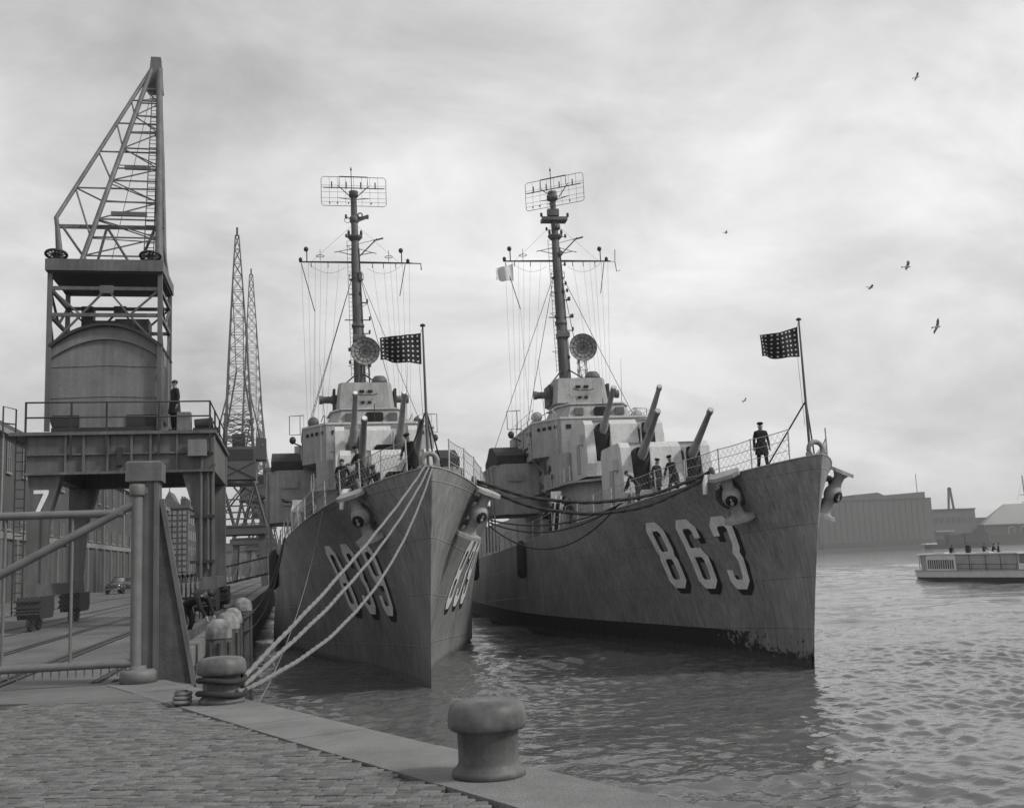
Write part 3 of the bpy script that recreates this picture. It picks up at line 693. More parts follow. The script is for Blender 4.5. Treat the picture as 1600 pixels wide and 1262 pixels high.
    # small fittings on the bridge sides
    for sd in (-1, 1):
        MB().box(sd*4.085-.03, sd*4.085+.03, 33.2, 34.6, 10.75, 11.35).build('port_shutter', 'black_void', br)
        MB().box(sd*3.31-.03, sd*3.31+.03, 31, 31.8, 8.35, 10.1).build('door', 'mast_paint', lb)
        for y in (29.6, 33, 36): MB().lathe([(.001,0),(.15,0),(.15,.05),(.19,.05),(.19,-.02)], (sd*3.32, y, 9.6), 12, axis='x').build('porthole', 'black_void', lb)
        for y in (24, 26, 36): MB().lathe([(.001,0),(.15,0),(.15,.05),(.19,.05),(.19,-.02)], (sd*3.36, y, 7.2), 12, axis='x').build('porthole', 'black_void', d1)
        MB().box(sd*3.5-.18, sd*3.5+.18, 29.2, 30.1, 8.3, 9.2).build('ready_locker', 'superstructure', ship)
        MB().box(sd*4.2-.09, sd*4.2+.09, 35.6, 36.5, 11.0, 11.7).build('signal_box', 'mount_paint', br)
        # brackets under the overhang
        for y in (32, 35, 38): MB().prof([(y-.03,10.39),(y+.03,10.39),(y+.03,10.36),(y-.03,10.36)], sd*3.3, sd*4.05).bar((sd*3.32,y,9.55),(sd*4.0,y,10.36),.06).build('bracket', 'superstructure', lb)
        # chest-high gun tub on its sponson, canvas over the guns
        x0, x1 = (3.36, 6.35)
        poly = [(sd*x0,33.6),(sd*5.6,33.6),(sd*x1,34.6),(sd*x1,39.4),(sd*5.6,40.4),(sd*x0,40.4)]
        if sd < 0: poly = poly[::-1]
        st = MB().prism(poly, 7.05, 10.35).build('gun_sponson', 'superstructure', ship); spons[sd] = st
        MB().box(min(sd*6.2,sd*6.26)-.0, max(sd*6.2,sd*6.26), 34.6, 39.4, 6.93, 7.04).build('rubbing_ledge', 'superstructure', st)
        cv = MB(); prf = [(33.9,10.35),(33.9,10.95),(35,11.35),(36.2,11.72),(37.6,11.8),(39,11.2),(40.1,10.9),(40.1,10.35)]
        cv.prof(prf if sd > 0 else prf, min(sd*4.2,sd*6.1), max(sd*4.2,sd*6.1)); cv.build('canvas_cover', 'canvas', ship)
        for y in (34.3, 36, 37.7, 39.4): MB().bar((sd*6.3,y,4.7),(sd*6.3,y,7.05),.09).build('sponson_post', 'superstructure', st)
        # square wire frame on the bridge wing
        fx0, fx1 = sd*4.0, sd*4.95
        MB().tube([(fx0,36.2,12.95),(fx1,36.2,12.95),(fx1,36.2,14.2),(fx0,36.2,14.25)], .03, 5).tube([(fx0+sd*.25,36.2,12.95),(fx0+sd*.25,36.2,14.2)], .025, 5).tube([(fx0,36.2,12.95),(sd*3.9,36.2,12.5)], .03, 5).build('wing_frame', 'rig_dark', ship)
        MB().lathe([(.001,-.32),(.26,-.3),(.34,-.2),(.36,.12),(.34,.3),(.001,.34)], (sd*3.4,33.2,13.35), 16, axis='y').tube([(sd*3.4,33.2,12.7),(sd*3.4,33.2,13.1)], .09, 6).bar((sd*3.4-.4,33.2,13.05),(sd*3.4+.4,33.2,13.05),.06).build('searchlight', 'mast_paint' if num == '839' else 'superstructure', ship)
        MB().ball((sd*4.75,36,12.55), .22, .22, .26).tube([(sd*4.75,36,12.4),(sd*4.1,36,12.1)], .05, 6).build('wing_lamp', 'rig_dark', ship)
        MB().tube([(sd*4.4,37.4,10.0),(sd*4.4,37.4,12.3)], .26, 10).build('vent_trunk', 'mount_paint', ship)
    for sd in (-1, 1):
        for k in range(4):
            t_ = .18+k*.2; x = sd*(2.7+1.38*t_); y = 28.7+2.3*t_; nx, ny = sd*.857, -.515
            MB().box(-.13,.13,-.02,.03,-.1,.1).build('bridge_port', 'black_void', br, (x+nx*.02, y+ny*.02, 12.15), (0,0,math.atan2(nx,-ny)))
        MB().tube([(sd*3.0,28.9,8.3),(sd*3.0,28.75,12.7)], .03, 5).build('drain_pipe', 'superstructure', ship)
    for x in (-2.2,-1.5,1.5,2.2): MB().box(x-.16,x+.16,28.66,28.72,12.0,12.25).build('bridge_port', 'black_void', br)
    # pilot house with open bridge screen on top
    pp = [(-2.0,29.9),(2.0,29.9),(2.7,31.3),(2.9,34.4),(-2.9,34.4),(-2.7,31.3)]
    ph = MB().prism(pp, 12.72, 13.72, top=[(x*.82, 32+(y-32)*.86+.1) for x, y in pp]).build('pilot_house', 'superstructure', ship)
    MB().prism([(x*.88, 32+(y-32)*.92+.1) for x, y in pp], 13.72, 13.8).build('screen_rim', 'mount_paint', ph)
    MB().prof([(-.15,12.9),(.75,12.9),(.85,13.0),(.85,13.4),(.75,13.5),(-.15,13.5),(-.25,13.4),(-.25,13.0)], 29.9, 30.08, 'y').build('window', 'black_void', ph)
    for x0 in (-1.5, 1.15): MB().prof([(x0,13.0),(x0+.55,13.0),(x0+.55,13.45),(x0,13.45)], 29.9, 30.12, 'y').build('window', 'mast_paint', ph)
    MB().tube([(.3,29.75,12.7),(.3,29.75,14.0)], .025, 5).build('pelorus_post', 'rig_dark', ph)
    for sd in (-1, 1):
        for a, b in (((sd*2.3,30.8,12.7),(sd*2.75,31,13.55)),((sd*2.75,31,12.7),(sd*2.75,31,13.55)),((sd*2.75,31,13.55),(sd*2.9,34.3,13.55))): MB().tube([a,b], .03, 5).build('wing_rail', 'rail_paint', ph)
    # director with rangefinder arms
    dcx = 0.05
    MB().lathe([(1.7,12.7),(1.55,13.4),(1.55,14.35),(1.75,14.38),(1.75,14.46)], (dcx,36.2,0), 24).build('director_barbette', 'superstructure', ship)
    dp = [(-1.75,34.5),(1.6,34.5),(1.95,35.2),(1.95,37.6),(1.4,38.2),(-1.4,38.2),(-1.95,37.6),(-1.95,35.2)]
    di = MB().prism([(x+dcx, y) for x, y in dp], 14.46, 16.2, top=[(x*.9+dcx, 36.3+(y-36.3)*.88) for x, y in dp]).build('director', 'superstructure', ship)
    for sd in (-1, 1):
        MB().tube([(sd*1.7+dcx,36.5,15.32),(sd*2.2+dcx,36.5,15.32),(sd*2.22+dcx,36.5,15.32),(sd*2.95+dcx,36.5,15.32)], [.34,.30,.24,.24], 14).tube([(sd*2.8+dcx,36.5,15.32),(sd*3.02+dcx,36.5,15.32)], .29, 14).build('rangefinder_arm', 'mast_paint', di)
        MB().box(min(sd*1.95,sd*2.12)+dcx, max(sd*1.95,sd*2.12)+dcx, 35.4, 37.4, 14.5, 15.9).build('side_shield', 'rig_dark', di)
    MB().lathe([(.52,0),(.52,.55),(.55,.56),(.55,.62),(.5,.8),(.34,1.0),(.001,1.06)], (1.0+dcx,35.6,15.75), 18).build('sight_hood', 'mast_paint', di)
    MB().lathe([(.58,0),(.58,.42)], (1.0+dcx,35.6,15.3), 18).build('hood_base', 'superstructure', di)
    for x in (-.25, .3): MB().box(x-.16+dcx, x+.16+dcx, 34.54, 34.68, 15.5, 15.66).build('sight_port', 'black_void', di)
    MB().tube([(-.6,34.42,15.4),(-.3,34.35,15.28),(.5,34.35,15.28),(.85,34.42,15.4)], .035, 6).build('grab_rail', 'rig_dark', di)
    for x in (-.2, .25): MB().box(x-.12+dcx, x+.12+dcx, 34.46, 34.52, 14.75, 14.9).build('step', 'black_void', di)
    # ---- main gun mounts
    def mount(y0, zbase, canvas, elev):
        m = MB().box(-2.28, 2.28, y0-1.35, y0+2.5, zbase+.3, zbase+3.5).build('gun_mount', 'mount_paint', ship)
        MB().lathe([(2.2,-.3),(2.2,.28)], (0,y0+.3,zbase), 28).build('barbette', 'superstructure', m)
        prf = [(y0-1.9,zbase+.3),(y0-2.2,zbase+1.0),(y0-2.15,zbase+1.6),(y0-1.72,zbase+3.28),(y0-1.35,zbase+3.56),(y0+2.2,zbase+3.56),(y0+2.55,zbase+3.2),(y0+2.56,zbase+.3)]
        for a, b in ((-2.3,-1.78),(-.80,.80),(1.78,2.3)): MB().prof(prf, a, b).build('front_panel', 'mount_paint', m)
        for a, b in ((-1.78,-.8),(.8,1.78)): MB().prof([(y0-1.3,zbase+3.42),(y0-1.42,zbase+3.54),(y0+2.2,zbase+3.55),(y0+2.5,zbase+3.2)], a, b).build('roof_panel', 'mount_paint', m); MB().box(a, b, y0-1.95, y0-1.36, zbase+.32, zbase+1.15).build('lower_panel', 'mount_paint', m)
        for sd in (-1, 1):
            MB().box(sd*2.3-.05, sd*2.3+.05, y0-.2, y0+.6, zbase+.6, zbase+2.3).build('side_door', 'superstructure', m)
            MB().box(sd*2.42-.12, sd*2.42+.12, y0-1.2, y0-.6, zbase+2.2, zbase+2.75).build('sight_hood', 'mount_paint', m)
            MB().box(sd*.9-.02, sd*.9+.02, y0-2.2, y0-1.6, zbase+1.7, zbase+3.2).build('slot_lip', 'mount_paint', m)
        tr_ = Vector((0, y0-1.2, zbase+2.35)); d = Vector((0, -math.cos(elev), math.sin(elev)))
        for sd in (-1, 1):
            x = Vector((sd*1.29, 0, 0)); P = lambda k: tr_+x+d*k
            b = MB().tube([P(-.3),P(.9),P(.92),P(1.7),P(1.72),P(4.35),P(4.37),P(4.62)], [.30,.30,.24,.23,.19,.125,.155,.15], 14).build('gun_barrel', 'gun_steel', m)
            MB().tube([P(4.6),P(4.645)], .115, 12).build('tompion', 'white_paint' if num == '839' else 'rail_paint', b)
            if canvas:
                cv = MB(); rng_ = random.Random(int(y0*10)+sd)
                rings = [(-.9,.62,.95,.25),(.0,.6,.92,.1),(.7,.5,.6,0),(1.15,.34,.36,0)]
                vs = []; n = 14
                for k, rx, rz, dz in rings:
                    for j in range(n):
                        a = 2*math.pi*j/n; jj = 1+rng_.uniform(-.1,.1)
                        c = P(k); vs.append((c.x+rx*jj*math.cos(a), c.y+rz*.35*math.sin(a), c.z-dz*.6+rz*jj*math.sin(a)-(.55 if math.sin(a)<-.4 and k<.5 else 0)))
                cv.add(vs, [(i*n+j,(i*n+(j+1)%n),((i+1)*n+(j+1)%n),((i+1)*n+j)) for i in range(3) for j in range(n)], True)
                cv.build('canvas_cover', 'canvas', m)
            else:
                MB().tube([P(-.2),P(.55)], [.46,.33], 12).build('gun_sleeve', 'gun_steel', m)
        if not canvas:
            MB().prof([(-.28+.25,zbase+1.5),(.55+.25,zbase+1.5),(.68+.25,zbase+1.62),(.68+.25,zbase+2.3),(.55+.25,zbase+2.42),(-.28+.25,zbase+2.42),(-.41+.25,zbase+2.3),(-.41+.25,zbase+1.62)], y0-2.2, y0-1.9, 'y').build('front_hatch', 'black_void', m)
    cvs = variant == 863
    mount(17.6, 6.1, cvs, R(29)); mount(25.5, 8.3, cvs, R(33))
    # ---- mast
    MS = 39.6; lean = lambda z: (-.012*(z-12)+.02, MS+.035*(z-12), z)
    mast = MB().tube([lean(10.4), lean(17), lean(22), lean(26), lean(28), lean(31.0)], [.42,.42,.37,.33,.26,.22], 14).build('mast', 'mast_paint', ship)
    def M(name, mb, m='mast_paint'): return mb.build(name, m, mast)
    cx, cy, _ = lean(26)
    M('yard', MB().tube([(cx-4.05,cy,26.0),(cx,cy-.05,26.0),(cx+4.1,cy,26.0)], [.055,.085,.055], 8), 'rig_dark')
    if num == '839': M('yard_outrigger', MB().tube([(cx+4.05,cy,26.0),(cx+4.75,cy,25.98),(cx+4.78,cy,25.5)], .045, 6), 'rig_dark')
    else: M('yard_outrigger', MB().tube([(cx+4.05,cy,26.0),(cx+4.45,cy,25.95),(cx+4.5,cy,26.9)], .03, 6).tube([(cx+4.45,cy,25.95),(cx+4.55,cy,25.2),(cx+4.8,cy,25.3)], .03, 6), 'rig_dark')
    for x in (-3.5, 3.35):
        M('yard_lamp', MB().tube([(cx+x,cy,26.0),(cx+x,cy,26.8)], .04, 6).ball((cx+x-.05,cy,26.95), .17, .17, .19), 'rig_dark')
    for x in (-3.95, 3.8): M('blinker', MB().lathe([(.05,0),(.13,.05),(.13,.22),(.05,.3),(.001,.32)], (cx+x,cy,26.03), 8), 'rig_dark')
    for x in (-2.55, 2.4):
        if num == '863' and x > 0: continue
        M('ring_aerial', MB().ring((cx+x,cy,26.45), .28, .025, 'z', 16, 5).tube([(cx+x,cy,26.0),(cx+x,cy,26.95)], .02, 5), 'rig_dark')
    for x in (-2.0, -3.2, 1.2, 2.0, 2.9): M('insulator', MB().tube([(cx+x,cy,25.95),(cx+x,cy,25.6)], .03, 5), 'rig_dark')
    # triangular spreaders above the yard
    for sd, tip, zt in ((-1,1.25,26.75),(1,1.2,26.7)):
        M('spreader', MB().tube([(cx,cy,27.1),(cx+sd*tip,cy-.2,zt)], .025, 5).tube([(cx,cy,26.5),(cx+sd*tip,cy-.2,zt)], .03, 5).tube([(cx+sd*tip,cy-.2,zt),(cx+sd*(tip+.3),cy-.2,zt-.06)], .03, 5), 'rig_dark')
    M('boom', MB().tube([(cx+.3,cy-.2,26.45),(cx+1.55,cy-.4,27.7)], .045, 6).tube([(cx+1.3,cy-.4,27.55),(cx+2.0,cy-.4,27.75)], .06, 6).tube([(cx+.2,cy-.2,27.35),(cx+1.75,cy-.4,27.7)], .02, 5), 'rig_dark')
    # platforms
    p = lean(28.0); M('mast_platform', MB().lathe([(.22,-.35),(.55,0),(.56,.1)], (p[0],p[1],27.9), 16))
    for x in (-.45, .45): M('running_light', MB().lathe([(.06,0),(.1,.1),(.1,.3),(.03,.42),(.001,.43)], (p[0]+x,p[1]-.2,28.0), 8), 'rig_dark')
    p = lean(29.3)
    if num == '839':
        M('radar_pedestal', MB().lathe([(.24,0),(.34,.1),(.34,.45),(.24,.55)], (p[0],p[1],29.0), 14).bar((p[0]+.2,p[1]-.1,29.2),(p[0]+.95,p[1]-.1,29.5),.16,.24))
        M('surface_radar', MB().ring((p[0]+.42,p[1]-.25,29.55), .16, .05, 'y', 14, 6))
        for x in (-.6, .98): M('running_light', MB().lathe([(.06,0),(.08,.1),(.08,.3),(.001,.34)], (p[0]+x,p[1],29.35), 8), 'rig_dark')
        M('platform_rail', MB().ring((p[0]-.5,p[1],29.25), .22, .02, 'y', 10, 4).tube([(p[0]-.6,p[1],29.4),(p[0],p[1],29.3)], .03, 5), 'rig_dark')
    else:
        M('radar_platform', MB().prism([(p[0]-.95,p[1]-.5),(p[0]+.95,p[1]-.5),(p[0]+.95,p[1]+.5),(p[0]-.95,p[1]+.5)], 29.1, 29.35))
        M('surface_radar', MB().prof([(p[1]-.35,29.5),(p[1]+.1,29.45),(p[1]+.1,30.0),(p[1]-.35,30.0)], p[0]-.5, p[0]+.35))
        M('radar_feed', MB().lathe([(.2,0),(.34,.1),(.34,.35),(.22,.5)], (p[0]+.1,p[1]-.1,28.4), 14))
        for x in (-1.0, 1.0): M('running_light', MB().lathe([(.06,0),(.1,.05),(.1,.3),(.001,.34)], (p[0]+x,p[1]-.3,29.36), 8), 'rig_dark')
        M('cap_drum', MB().lathe([(.25,0),(.42,.12),(.42,.42),(.28,.5)], (p[0]-.05,p[1],30.7), 16))
    p = lean(30.9)
    M('mast_cap', MB().lathe([(.22,0),(.34,.12),(.34,.5),(.001,.52)], (p[0],p[1],30.95), 16))
    M('whip_aerial', MB().tube([(p[0]-.15,p[1]-.4,30.9),(p[0]-.17,p[1]-.4,33.2)], .03, 5).ball((p[0]-.17,p[1]-.4,33.0), .07, .07, .1, 8, 6), 'rig_dark')
    # big mattress radar: frame of thin rods, turned differently on the two ships
    ra = R(0) if num == '839' else R(-33); RW, Z0, Z1 = 2.35, 30.15, 32.35
    rc = Vector((p[0]+(0 if num == '839' else .05), p[1]-.55, 0))
    def rp(x, z, dy=0): return (rc.x+x*math.cos(ra)+dy*math.sin(ra), rc.y+x*math.sin(ra)-dy*math.cos(ra), z)
    fr = MB().tube([rp(-RW,Z0+.15),rp(-RW,Z1-.15),rp(-RW+.15,Z1),rp(RW-.15,Z1),rp(RW,Z1-.15),rp(RW,Z0+.15),rp(RW-.15,Z0),rp(-RW+.15,Z0),rp(-RW,Z0+.15)], .022, 5)
    ant = M('radar_antenna', fr, 'rig_dark')
    rods = MB()
    for i in range(1, 8): x = -RW+2*RW*i/8; rods.tube([rp(x,Z0),rp(x,Z1)], .010, 4)
    for z in (30.45, 30.75, 31.2, 31.55, 31.7): rods.tube([rp(-RW,z),rp(RW,z)], .012, 4)
    M('reflector_rods', rods, 'rig_dark')
    M('antenna_frame', MB().tube([rp(-1.05,31.7,.1),rp(-1.05,32.35,.1),rp(1.0,32.35,.1),rp(1.0,31.7,.1)], .035, 5).tube([rp(-1.15,31.7,0),rp(-.2,30.95,-.4)], .035, 5).tube([rp(1.1,31.7,0),rp(.2,30.95,-.4)], .035, 5).tube([rp(-1.1,30.75),rp(0,30.8,-.5)], .03, 5).tube([rp(1.1,30.75),rp(0,30.8,-.5)], .03, 5).tube([rp(-2.2,31.45,.15),rp(2.2,31.45,.15)], .03, 5), 'rig_dark')
    for x in (-1.6, -.55, .5, 1.55): M('dipole', MB().tube([rp(x,31.4,.2),rp(x,31.9,.2)], .045, 6), 'rig_dark')
    for x in (-1.75, -1.2, -.4, 1.25): M('dipole', MB().ball(rp(x,30.33,.1), .06, .06, .06, 8, 6), 'rig_dark')
    # ladder up the mast
    ld = MB(); lx = -.42
    for x in (lx-.17, lx+.17): ld.tube([(x+lean(17)[0],lean(17)[1]-.1,17.5),(x+lean(27.6)[0],lean(27.6)[1]-.1,27.6)], .018, 5)
    for i in range(31):
        z = 17.7+i*.33; q = lean(z); ld.tube([(q[0]+lx-.17,q[1]-.1,z),(q[0]+lx+.17,q[1]-.1,z)], .013, 4)
    M('ladder', ld, 'rig_dark')
    # small arms, lamps and boxes on the pole
    for z, x0, x1 in ((21.6,-.95,.9),(22.9,.3,.75),(20.6,.3,.85),(23.5,-.6,.3)):
        q = lean(z); M('bracket_arm', MB().tube([(q[0]+x0,q[1]-.3,z),(q[0]+x1,q[1]-.3,z)], .04, 6).lathe([(.05,0),(.07,.05),(.07,.25),(.001,.28)], (q[0]+x1-.05,q[1]-.3,z), 8), 'rig_dark')
    q = lean(20.2); M('mast_box', MB().cham(q[0]-.4,q[0]+.5,q[1]-.5,q[1]+.3,20.1,20.5,.05))
    q = lean(21.2); M('mast_band', MB().lathe([(.43,0),(.46,.05),(.46,.2),(.43,.25)], (q[0],q[1],21.1), 14))
    # air-search dish on its lattice stand
    dx = .28 if num == '839' else 1.05; dz, dy = 19.0, 38.0
    dsh = MB(); n = 28; rows = 6; vs = []; RD = 1.06
    for i in range(rows+1):
        r = 1.0*i/rows
        for j in range(n): a = 2*math.pi*j/n; vs.append((dx+r*math.cos(a), dy+.28*(1-r*r), dz+r*math.sin(a)))
    # solid inner bowl, open mesh rim
    dsh.add(vs, [(i*n+j,(i+1)*n+j,(i+1)*n+(j+1)%n,i*n+(j+1)%n) for i in range(rows) for j in range(n)], True)
    pass
    M('radar_dish', dsh, 'dish_mesh')
    ri = MB()
    for r in (.4, .72, 1.0): ri.ring((dx,dy-.02+.28*(1-r*r),dz), r, .02, 'y', 28, 5)
    for j in range(14):
        a = 2*math.pi*j/14; ri.tube([(dx+r*math.cos(a),dy-.02+.28*(1-r*r),dz+r*math.sin(a)) for r in (.1,.4,.7,1.0)], .014, 4)
    M('dish_ribs', ri, 'rig_dark')
    M('dish_feed', MB().tube([(dx,dy+.25,dz),(dx,dy-.5,dz)], .05, 6).ball((dx,dy-.5,dz), .1), 'rig_dark')
    st = MB()
    for a in range(4):
        x, y = (.32,-.32,-.32,.32)[a], (.3,.3,-.3,-.3)[a]; x2, y2 = (-.32,-.32,.32,.32)[a], (.3,-.3,-.3,.3)[a]
        st.tube([(dx+x,dy+.6+y,16.2),(dx+x*.7,dy+.6+y*.7,18.6)], .03, 5)
        for k in range(4): z = 16.2+k*.6; st.tube([(dx+x,dy+.6+y,z),(dx+x2,dy+.6+y2,z+.6)], .015, 4); st.tube([(dx+x,dy+.6+y,z+.6),(dx+x2,dy+.6+y2,z+.6)], .015, 4)
    M('dish_stand', st, 'rig_dark')
    for sd in (-1, 1): M('mast_strut', MB().tube([(lean(18)[0],lean(18)[1],17.9),(sd*1.6,37.5,16.2)], .05, 6), 'rig_dark')
    rq = random.Random(11 if num == '839' else 23)
    for k in range(16):
        z = rq.uniform(17.6, 28.6); q = lean(z); sd = rq.choice((-1, 1)); w_ = rq.uniform(.35, .75); t_ = rq.random()
        if t_ < .4: M('lamp_bracket', MB().tube([(q[0]+sd*.2,q[1]-.25,z),(q[0]+sd*w_,q[1]-.3,z+.05)], .022, 5).lathe([(.05,-.06),(.085,0),(.085,.16),(.02,.24)], (q[0]+sd*w_,q[1]-.3,z+.02), 8), 'rig_dark')
        elif t_ < .7: M('junction_box', MB().cham(q[0]+sd*.28-.12,q[0]+sd*.28+.12,q[1]-.42,q[1]-.15,z,z+rq.uniform(.2,.4),.03))
        else: M('guy_spreader', MB().tube([(q[0]+sd*.2,q[1]-.1,z),(q[0]+sd*(w_+.2),q[1]-.1,z+.3)], .018, 5).tube([(q[0]+sd*.2,q[1]-.1,z+.35),(q[0]+sd*(w_+.2),q[1]-.1,z+.3)], .014, 5), 'rig_dark')
    for sx in (.30, -.30, .22): M('cable_run', MB().tube([(lean(13)[0]+sx*1.3,lean(13)[1]-.3,12.8),(lean(20)[0]+sx*1.25,lean(20)[1]-.28,20),(lean(27)[0]+sx*.9,lean(27)[1]-.22,27)], .03, 5), 'rig_dark')
    M('mast_cage', MB().ring((lean(24.6)[0],lean(24.6)[1],24.7), .5, .02, 'z', 16, 4).ring((lean(24.6)[0],lean(24.6)[1],25.1), .5, .02, 'z', 16, 4).tube([(lean(24.6)[0]-.5,lean(24.6)[1],24.7),(lean(24.6)[0]-.5,lean(24.6)[1],25.1)], .02, 4).tube([(lean(24.6)[0]+.5,lean(24.6)[1],24.7),(lean(24.6)[0]+.5,lean(24.6)[1],25.1)], .02, 4).tube([(lean(24.6)[0]-.5,lean(24.6)[1],24.7),(lean(24.6)[0]+.5,lean(24.6)[1],24.7)], .03, 4), 'rig_dark')
    # boxes, pipes, louvres and hatches on the upper works
    for sd in (-1, 1):
        for k in range(9):
            y = rq.uniform(31.4, 40.4); z = rq.uniform(10.6, 12.2); h_ = rq.uniform(.15, .5); w_ = rq.uniform(.15, .5); x = sd*4.085
            MB().cham(min(x,x+sd*.12),max(x,x+sd*.12),y,y+w_,z,z+h_,.02).build('junction_box', rq.choice(('superstructure','mast_paint','mount_paint')), br)
        for y in (31.6, 34.9, 38.2, 40.6): MB().tube([(sd*4.12,y,10.45),(sd*4.12,y,12.55),(sd*3.95,y,12.75)], .035, 6).build('pipe_run', 'superstructure', br)
        for k in range(7):
            y = rq.uniform(28.8, 33.2); z = rq.uniform(8.4, 9.9); MB().cham(min(sd*3.3,sd*3.42),max(sd*3.3,sd*3.42),y,y+rq.uniform(.2,.5),z,z+rq.uniform(.2,.45),.02).build('junction_box', rq.choice(('superstructure','mast_paint')), lb)
        for k in range(10):
            y = rq.uniform(22.9, 32.5); z = rq.uniform(5.8, 7.6); xx = sd*(3.36 if y > 27 else 3.13+(y-22.6)*.057); MB().cham(min(xx,xx+sd*.14),max(xx,xx+sd*.14),y,y+rq.uniform(.2,.7),z,z+rq.uniform(.2,.5),.02).build('junction_box', rq.choice(('superstructure','mast_paint','mount_paint')), d1)
        MB().prof([(23.6,5.6),(24.4,5.6),(24.5,5.7),(24.5,7.2),(24.4,7.3),(23.6,7.3),(23.5,7.2),(23.5,5.7)], min(sd*3.16,sd*3.30), max(sd*3.16,sd*3.30)).build('watertight_door', 'superstructure', d1)
        for y in (34.4, 36.2, 38): MB().box(min(sd*6.36,sd*6.42),max(sd*6.36,sd*6.42),y,y+.12,7.1,10.3).build('stiffener', 'superstructure', spons[sd])
        for z in (8.1, 9.2): MB().box(min(sd*4.4,sd*5.4),max(sd*4.4,sd*5.4),33.5,33.597,z,z+.5).build('locker_door', 'superstructure', ship)
        # light rail along the 01 deck and on the bridge top
        for i in range(6):
            y = 22.8+i*1.05; x = sd*(3.62 if y > 23 else 3.5); MB().tube([(x,y,8.27),(x,y,9.15)], .02, 5).build('deck_rail_post', 'rail_paint', ship)
        for z in (8.72, 9.15): MB().tube([(sd*3.6,22.8,z),(sd*3.63,28.1,z)], .014, 5).build('deck_rail', 'rail_paint', ship)
        for y in (31.2, 33.6, 36, 38.4, 40.8): MB().tube([(sd*4.0,y,12.7),(sd*4.0,y,13.55)], .02, 5).build('bridge_rail_post', 'rail_paint', ship)
        for z in (13.1, 13.55): MB().tube([(sd*4.0,31.2,z),(sd*4.0,40.8,z)], .014, 5).build('bridge_rail', 'rail_paint', ship)
        MB().ring((sd*4.16,39.4,11.5), .3, .06, 'x', 18, 6).build('life_ring', 'white_paint', br)
        MB().tube([(sd*2.6,34.2,12.75),(sd*2.9,34.6,17.5)], [.025,.008], 5).build('whip_aerial', 'rig_dark', ship)
        for k in range(4): MB().cham(sd*(1.0+.5*k)-.15,sd*(1.0+.5*k)+.15,34.35-.05*k,34.55,12.74,12.95+rq.uniform(0,.25),.03).build('bridge_fitting', rq.choice(('mast_paint','superstructure')), ph)
    # ---- rigging: stays and halyards
    def wire(p, q, r=.012, d=0): MB().tube(sag(p, q, d, 8 if d else 1), r, 4, False).build('rigging_wire', 'rig_dark', ship)
    c24 = lean(24.6)
    for sd in (-1, 1):
        wire((c24[0]+sd*.3,c24[1],24.9), (sd*3.9,34.5,12.7), .024); wire((c24[0]+sd*.3,c24[1]+.2,24.9), (sd*5.6,52,8.6), .024)
        for i, x in enumerate((1.2, 2.0, 2.5, 2.9, 3.4, 3.9)):
            wire((cx+sd*x,cy,26.0), (sd*(2.6+.22*i),40.5+.3*i,12.7), .007)
        wire((cx+sd*.8,cy,25.6), (cx+sd*3.4,cy,25.9), .01, .55)
        wire((lean(29)[0],lean(29)[1],29.0), (cx+sd*3.2,cy,26.0), .008)
        wire((sd*3.9,34.2,12.7), (sd*2.2,2.8,zdeck(3)+1.0), .012, .3) if False else None
    wire((cx-3.9,cy,25.9), (cx-3.0,cy-.6,22.2), .03); wire((cx+3.6,cy,25.9), (cx+3.1,cy-.5,23.4), .03)
    wire((cx-3.0,cy-.6,22.2), (-3.4,36,13.0), .008)
    # ---- funnels and after structures (mostly hidden by the bridge)
    for y in (48.5, 63):
        f = MB(); n = 20; rim = []
        for z, k in ((7, 1.0), (12.2, .94), (12.5, .98), (12.8, .94)):
            rim += [(1.25*k*math.cos(2*math.pi*j/n), y+.12*(z-7)+2.0*k*math.sin(2*math.pi*j/n), z) for j in range(n)]
        f.add(rim, [(i*n+j,i*n+(j+1)%n,(i+1)*n+(j+1)%n,(i+1)*n+j) for i in range(3) for j in range(n)], True); f.add(rim[-n:], [tuple(range(n))]); f.build('funnel', 'superstructure', ship)
    house('amidships_deckhouse', [(-3.2,45.5),(3.2,45.5),(3.2,78),(-3.2,78)], 3.8, 7.3)
    house('after_deckhouse', [(-2.8,79),(2.8,79),(2.8,100),(-2.8,100)], 3.7, 6.6)
    # ---- small deck gear
    for sd in (-1, 1):
        e = deck_edge(20, sd, .9); MB().lathe([(.3,-.45),(.42,-.43),(.42,-.36),(.3,-.34),(.3,.34),(.42,.36),(.42,.43),(.3,.45)], (e[0],26.5,e[2]+1.2), 16, axis='x').build('hose_reel', 'rig_dark', ship)
        g = MB().tube([(sd*4.1,24.5,7.6),(sd*5.0,23.3,7.75)], [.06,.05], 8).tube([(sd*4.9,23.4,7.74),(sd*5.15,23.1,7.78)], .1, 8).box(sd*4.0-.2,sd*4.0+.2,24.3,24.9,7.2,7.6).tube([(sd*4.05,24.6,5.0),(sd*4.05,24.6,7.3)], .16, 8); g.build('light_gun', 'rig_dark', ship)
        MB().box(sd*4.35-.3,sd*4.35+.3,22.6,22.7,7.1,7.75).build('gun_shield', 'mount_paint', ship)
        MB().tube([(sd*4.3,21.5,7.4),(sd*4.75,20.2,zdeck(20))], .05, 6).tube([(sd*4.6,21.5,7.4),(sd*5.05,20.2,zdeck(20))], .05, 6).build('davit', 'rail_paint', ship)
        MB().cham(sd*3.9-.4,sd*3.9+.4,27.5,28.6,5.2,7.0,.05).build('deck_locker', 'superstructure', ship)
        o = MB().prof([(27.0,7.0),(28.6,7.0),(28.6,7.8),(27.5,7.8)], min(sd*3.4,sd*4.2), max(sd*3.4,sd*4.2)); o.build('canvas_chest', 'canvas', ship)
